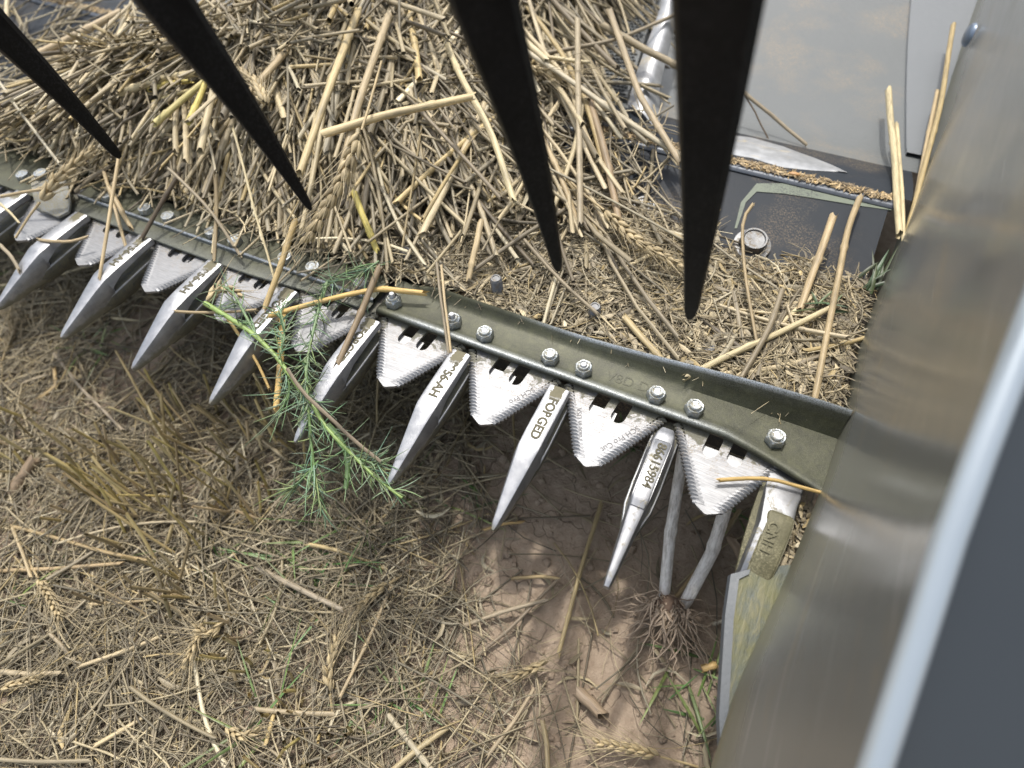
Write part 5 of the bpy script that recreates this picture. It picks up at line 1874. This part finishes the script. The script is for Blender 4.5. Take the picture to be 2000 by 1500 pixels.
M_WHITE = m_white()
for px, dz, rr in [([(1335, 880), (1322, 960), (1308, 1050), (1296, 1178)], (0.085, 0.068, 0.046, 0.014), 0.0054),
                   ([(1432, 930), (1412, 1010), (1390, 1080), (1334, 1186)], (0.085, 0.063, 0.042, 0.014), 0.0060)]:
    Pp = np.array([Gp(u, v, z) for (u, v), z in zip(px, dz)])
    sg = np.concatenate([[0], np.cumsum(np.linalg.norm(np.diff(Pp, axis=0), axis=1))])
    s = np.linspace(0, sg[-1], 22)
    Pn = np.stack([np.interp(s, sg, Pp[:, j]) for j in range(3)], -1) - pl0
    rad = np.full(22, rr * 0.85); rad[11] *= 1.12; rad[-1] *= 0.7; rad[-2] *= 0.95
    vv, qq, cc, uu = tubes(Pn[None], rad[None], np.array([[1, 1, 1]]), 12, 1.0, 0.002)
    link('stem', quads_mesh('stem', vv, qq, cc, uu), M_WHITE, plant)
RP, RR, RC = [], [], []
for k in range(120):
    a = rng.uniform(-2.75, -0.25) if rng.uniform() < 0.8 else rng.uniform(-3.3, 0.2)
    ln = rng.uniform(0.012, 0.052)
    t5 = np.linspace(0, 1, 8)
    wob = np.cumsum(rng.normal(0, 0.38, 8))
    dx = np.cumsum(np.cos(a + wob)) / 8 * ln * 1.0
    dy = np.cumsum(np.sin(a + wob)) / 8 * ln * 1.0
    st_ = rng.normal(0, 0.004, 2)
    z_ = 0.006 - 0.018 * t5 + np.abs(np.cumsum(rng.normal(0, 0.0014, 8)))
    # image down is world -y with a slight +x drift
    RP.append(np.stack([st_[0] * 2 + dx + 0.012 * 0, st_[1] + dy, z_], -1))
    w0 = rng.uniform(0.0004, 0.0012)
    RR.append(w0 * np.linspace(1, 0.35, 8))
    RC.append(np.array([0.44, 0.345, 0.255]) * rng.uniform(0.6, 1.4))
vv, qq, cc, uu = tubes(np.array(RP), np.array(RR), np.array(RC), 5)
link('root_tuft', quads_mesh('root_tuft', vv, qq, cc, uu), M_STRAW_BULK, plant)
Vb, Fb = disc_stack([(0.004, -0.012), (0.010, -0.008), (0.013, -0.002), (0.011, 0.004), (0.005, 0.008), (0.0, 0.009)], 14)
Vb = [(x * (1 + 0.3 * math.sin(7 * y * 100)), y * 0.7, z * (1 + 0.3 * math.cos(500 * x))) for (x, y, z) in Vb]
link('root_crown', pymesh('root_crown', Vb, Fb), m_plain('root_bark', (0.15, 0.10, 0.07), 0.9, 0, 0.4, 300, 1.0, 400), plant)


# =================================================================== green things
def m_leaf(name, col):
    m, nt, b = newmat(name)
    at_ = N(nt, 'ShaderNodeAttribute', attribute_name='Col')
    v = mapped(nt)
    n1 = noise(nt, 300, 3, 0.6, v)
    c = mix(nt, 1.0, at_.outputs['Color'], ramp(nt, n1, [(0.3, 0.75), (0.7, 1.2)]), 'MULTIPLY')
    sock(nt, c, b.inputs['Base Color'])
    b.inputs['Roughness'].default_value = 0.45
    b.inputs['Subsurface Weight'].default_value = 0.0
    return m


M_LEAF = m_leaf('green_leaf', None)
weed = empty('feathery_weed', tuple(at(600, 700, 0.0)))
tag(weed, 'green feathery weed caught on the guards, hanging below the knife', 'weed')
w0_ = np.array(weed.location)
GR = (0.15, 0.225, 0.105)
LG = (0.24, 0.34, 0.10)
STEMS = [
    ([(400, 592), (450, 622), (500, 655), (548, 705), (590, 770)], (0.020, 0.018, 0.014, 0.010, 0.004), .0020, LG, 0.3),
    ([(640, 548), (618, 620), (600, 700), (596, 790)], (0.018, 0.016, 0.012, 0.004), .0013, GR, 1.0),
    ([(596, 700), (602, 790), (606, 850), (612, 900), (618, 950), (628, 1000)], (0.012, 0.004, -0.004, -0.012, -0.02, -0.03), .0012, (0.14, 0.22, 0.08), 1.2),
    ([(600, 775), (640, 840), (690, 890), (735, 935), (786, 972)], (0.004, 0.0, -0.004, -0.008, -0.012), .0015, LG, 0.7),
    ([(640, 830), (672, 860), (684, 900), (675, 955)], (0.000, -0.004, -0.008, -0.012), .0024, (0.12, 0.2, 0.07), 0.2),
    ([(545, 700), (575, 770), (540, 810)], (0.010, 0.002, -0.002), .0009, (0.13, 0.22, 0.07), 1.0),
    ([(622, 900), (600, 925), (572, 955)], (-0.012, -0.016, -0.018), .0008, (0.14, 0.24, 0.08), 0.8),
    ([(545, 700), (560, 650), (545, 600)], (0.012, 0.016, 0.018), .0008, GR, 1.1),
    ([(690, 890), (715, 905), (745, 900)], (-0.004, -0.004, -0.006), .0007, (0.12, 0.2, 0.06), 0.8),
    ([(740, 510), (690, 545), (640, 550)], (0.022, 0.022, 0.018), .0009, GR, 1.2),
    ([(500, 655), (450, 560), (420, 555)], (0.014, 0.018, 0.018), .0012, GR, 0.4),
]
for px, zs, r, col, dens in STEMS:
    Pp = np.array([at(u, v, z) for (u, v), z in zip(px, zs)]) - w0_
    sg = np.concatenate([[0], np.cumsum(np.linalg.norm(np.diff(Pp, axis=0), axis=1))])
    n = max(8, int(sg[-1] / 0.006))
    s = np.linspace(0, sg[-1], n)
    Pn = np.stack([np.interp(s, sg, Pp[:, j]) for j in range(3)], -1)
    for _ in range(3):
        Pn[1:-1] = (Pn[:-2] + 2 * Pn[1:-1] + Pn[2:]) / 4
    vv, qq, cc, uu = tubes(Pn[None], (r * np.linspace(1, 0.7, n))[None], np.array([col]), 7)
    st_o = link('stem', quads_mesh('stem', vv, qq, cc, uu), M_LEAF, weed)
    NP, NR, NC = [], [], []
    for k in range(int(n * 6.0 * dens)):
        i = rng.integers(0, n - 1)
        c0 = Pn[i] + (Pn[i + 1] - Pn[i]) * rng.uniform()
        ax = unit(Pn[i + 1] - Pn[i])
        d = unit(np.array([rng.normal(), rng.normal(), rng.normal() * 0.5]) + ax * 0.9)
        ln = rng.uniform(0.008, 0.024)
        t5 = np.linspace(0, 1, 5)[:, None]
        b_ = rng.normal(0, 0.25, 3) * ln
        NP.append(c0 + d * ln * t5 + b_ * t5 ** 2)
        NR.append(rng.uniform(0.0003, 0.00052) * np.array([1, 1.1, 1, 0.8, 0.25]))
        NC.append(np.array(GR) * rng.uniform(0.7, 1.5) * np.array([rng.uniform(0.8, 1.3), 1, rng.uniform(0.8, 1.5)]))
    if NP:
        vv, qq, cc, uu = tubes(np.array(NP), np.array(NR), np.array(NC), 4)
        link('needle_leaves', quads_mesh('needle_leaves', vv, qq, cc, uu), M_LEAF, st_o)
# dead leaf twisted into the weed
o = stalk_object([at(562, 722, 0.014), at(592, 772, 0.012), at(648, 818, 0.010), at(690, 862, 0.004), at(742, 900, 0.0)], 0.0014, (0.20, 0.16, 0.11), 'brown dead leaf stalk lying across the weed and a guard', None, flat=0.4, nodes=0)


def blade_tuft(u, v, n, L, label, spread=0.012, col=(0.10, 0.17, 0.05), up=0.5, at_ground=True, z=0.0, adir=None, w=0.0011):
    b = Gp(u, v, 0.0) if at_ground else at(u, v, z)
    Pn, Wn, Cn = [], [], []
    for k in range(n):
        a = rng.uniform(0, 6.28) if adir is None else rng.normal(adir, 0.35)
        ln = L * rng.uniform(0.5, 1.1)
        t5 = np.linspace(0, 1, 7)
        e = up * rng.uniform(0.6, 1.2)
        out = ln * (t5 * math.cos(e) + 0.15 * t5 ** 2)
        zz = ln * (math.sin(e) * t5 - 0.45 * math.sin(e) * t5 ** 2)
        s0 = rng.normal(0, spread, 2)
        Pn.append(np.stack([s0[0] + out * math.cos(a), s0[1] + out * math.sin(a), zz + 0.001], -1))
        Wn.append(rng.uniform(0.6, 1.3) * w * np.array([0.7, 1, 1, 1, 0.8, 0.5, 0.05]))
        Cn.append(np.array(col) * rng.uniform(0.7, 1.4) * np.array([rng.uniform(0.8, 1.4), 1, 1]))
    vv, qq, cc, uu = ribbons(np.array(Pn), np.array(Wn), np.array(Cn))
    o = link('grass_tuft', quads_mesh('grass_tuft', vv, qq, cc, uu), M_LEAF)
    o.location = tuple(b)
    tag(o, label, 'grass', 'green grass tufts')
    return o


for a_ in [
    (555, 1100, 14, 0.060, 'green grass tuft right of the stubble in the middle'), (650, 1080, 12, 0.060, 'grass tuft below the hanging weed'),
    (700, 1020, 12, 0.07, 'grass tuft on the shaded soil right of the weed'), (640, 1170, 10, 0.05, 'grass tuft left of the straight leaning stalk'),
    (190, 680, 12, 0.045, 'grass tuft behind the second guard from the left'), (60, 520, 8, 0.05, 'grass tuft seen below the leftmost sections'),
    (30, 1160, 7, 0.05, 'grass tuft at the left edge'), (520, 1420, 8, 0.07, 'pair of broad grass blades near the bottom'),
    (820, 1350, 10, 0.045, 'grass tuft among the crossed stalks at the bottom'), (1370, 1330, 12, 0.055, 'grass tuft next to the skid plate'),
    (1230, 870, 9, 0.04, 'bright grass tuft under the section stamped Made in USA'), (1450, 1010, 8, 0.04, 'grass tuft behind the rightmost section'),
    (400, 1120, 8, 0.05, 'grass tuft inside the left stubble'), (900, 1000, 8, 0.05, 'grass tuft between two guard tips'), (100, 1100, 6, 0.04, 'small grass tuft by the left wheat ear'),
    (740, 1440, 8, 0.04, 'grass tuft by the cut stumps'), (1400, 1440, 8, 0.05, 'thin grass at the bottom beside the divider'),
]:
    blade_tuft(*a_)
blade_tuft(1690, 560, 12, 0.035, 'dark green leaf blades poking out of the chaff by the divider', 0.006, (0.035, 0.06, 0.025), 0.7, False, 0.012, 1.3, 0.0011)
blade_tuft(1600, 600, 8, 0.020, 'few green blades in the chaff left of the dark green ones', 0.003, (0.07, 0.11, 0.05), 0.4, False, 0.014)

# chaff trapped between end guard and divider
parts = []
Pz, r = lay(500, (0.122, 0.145), (-0.045, 0.040), lambda x, y: -0.016 + 0 * x - 0.08 * np.maximum(0.02 - y, 0) * 0.3, (0.003, 0.012), (0.0006, 0.0020), 1, (-0.004, 0.006), None, focus=None, Np=4)
parts.append(ribbons(Pz, r * np.array([0.3, 1, 1, 0.3])[None], straw_cols(len(Pz), 0.9)))
stuff('trapped_chaff', parts, M_HUSK, 'chaff trapped between the end guard and the divider', 'chaff')
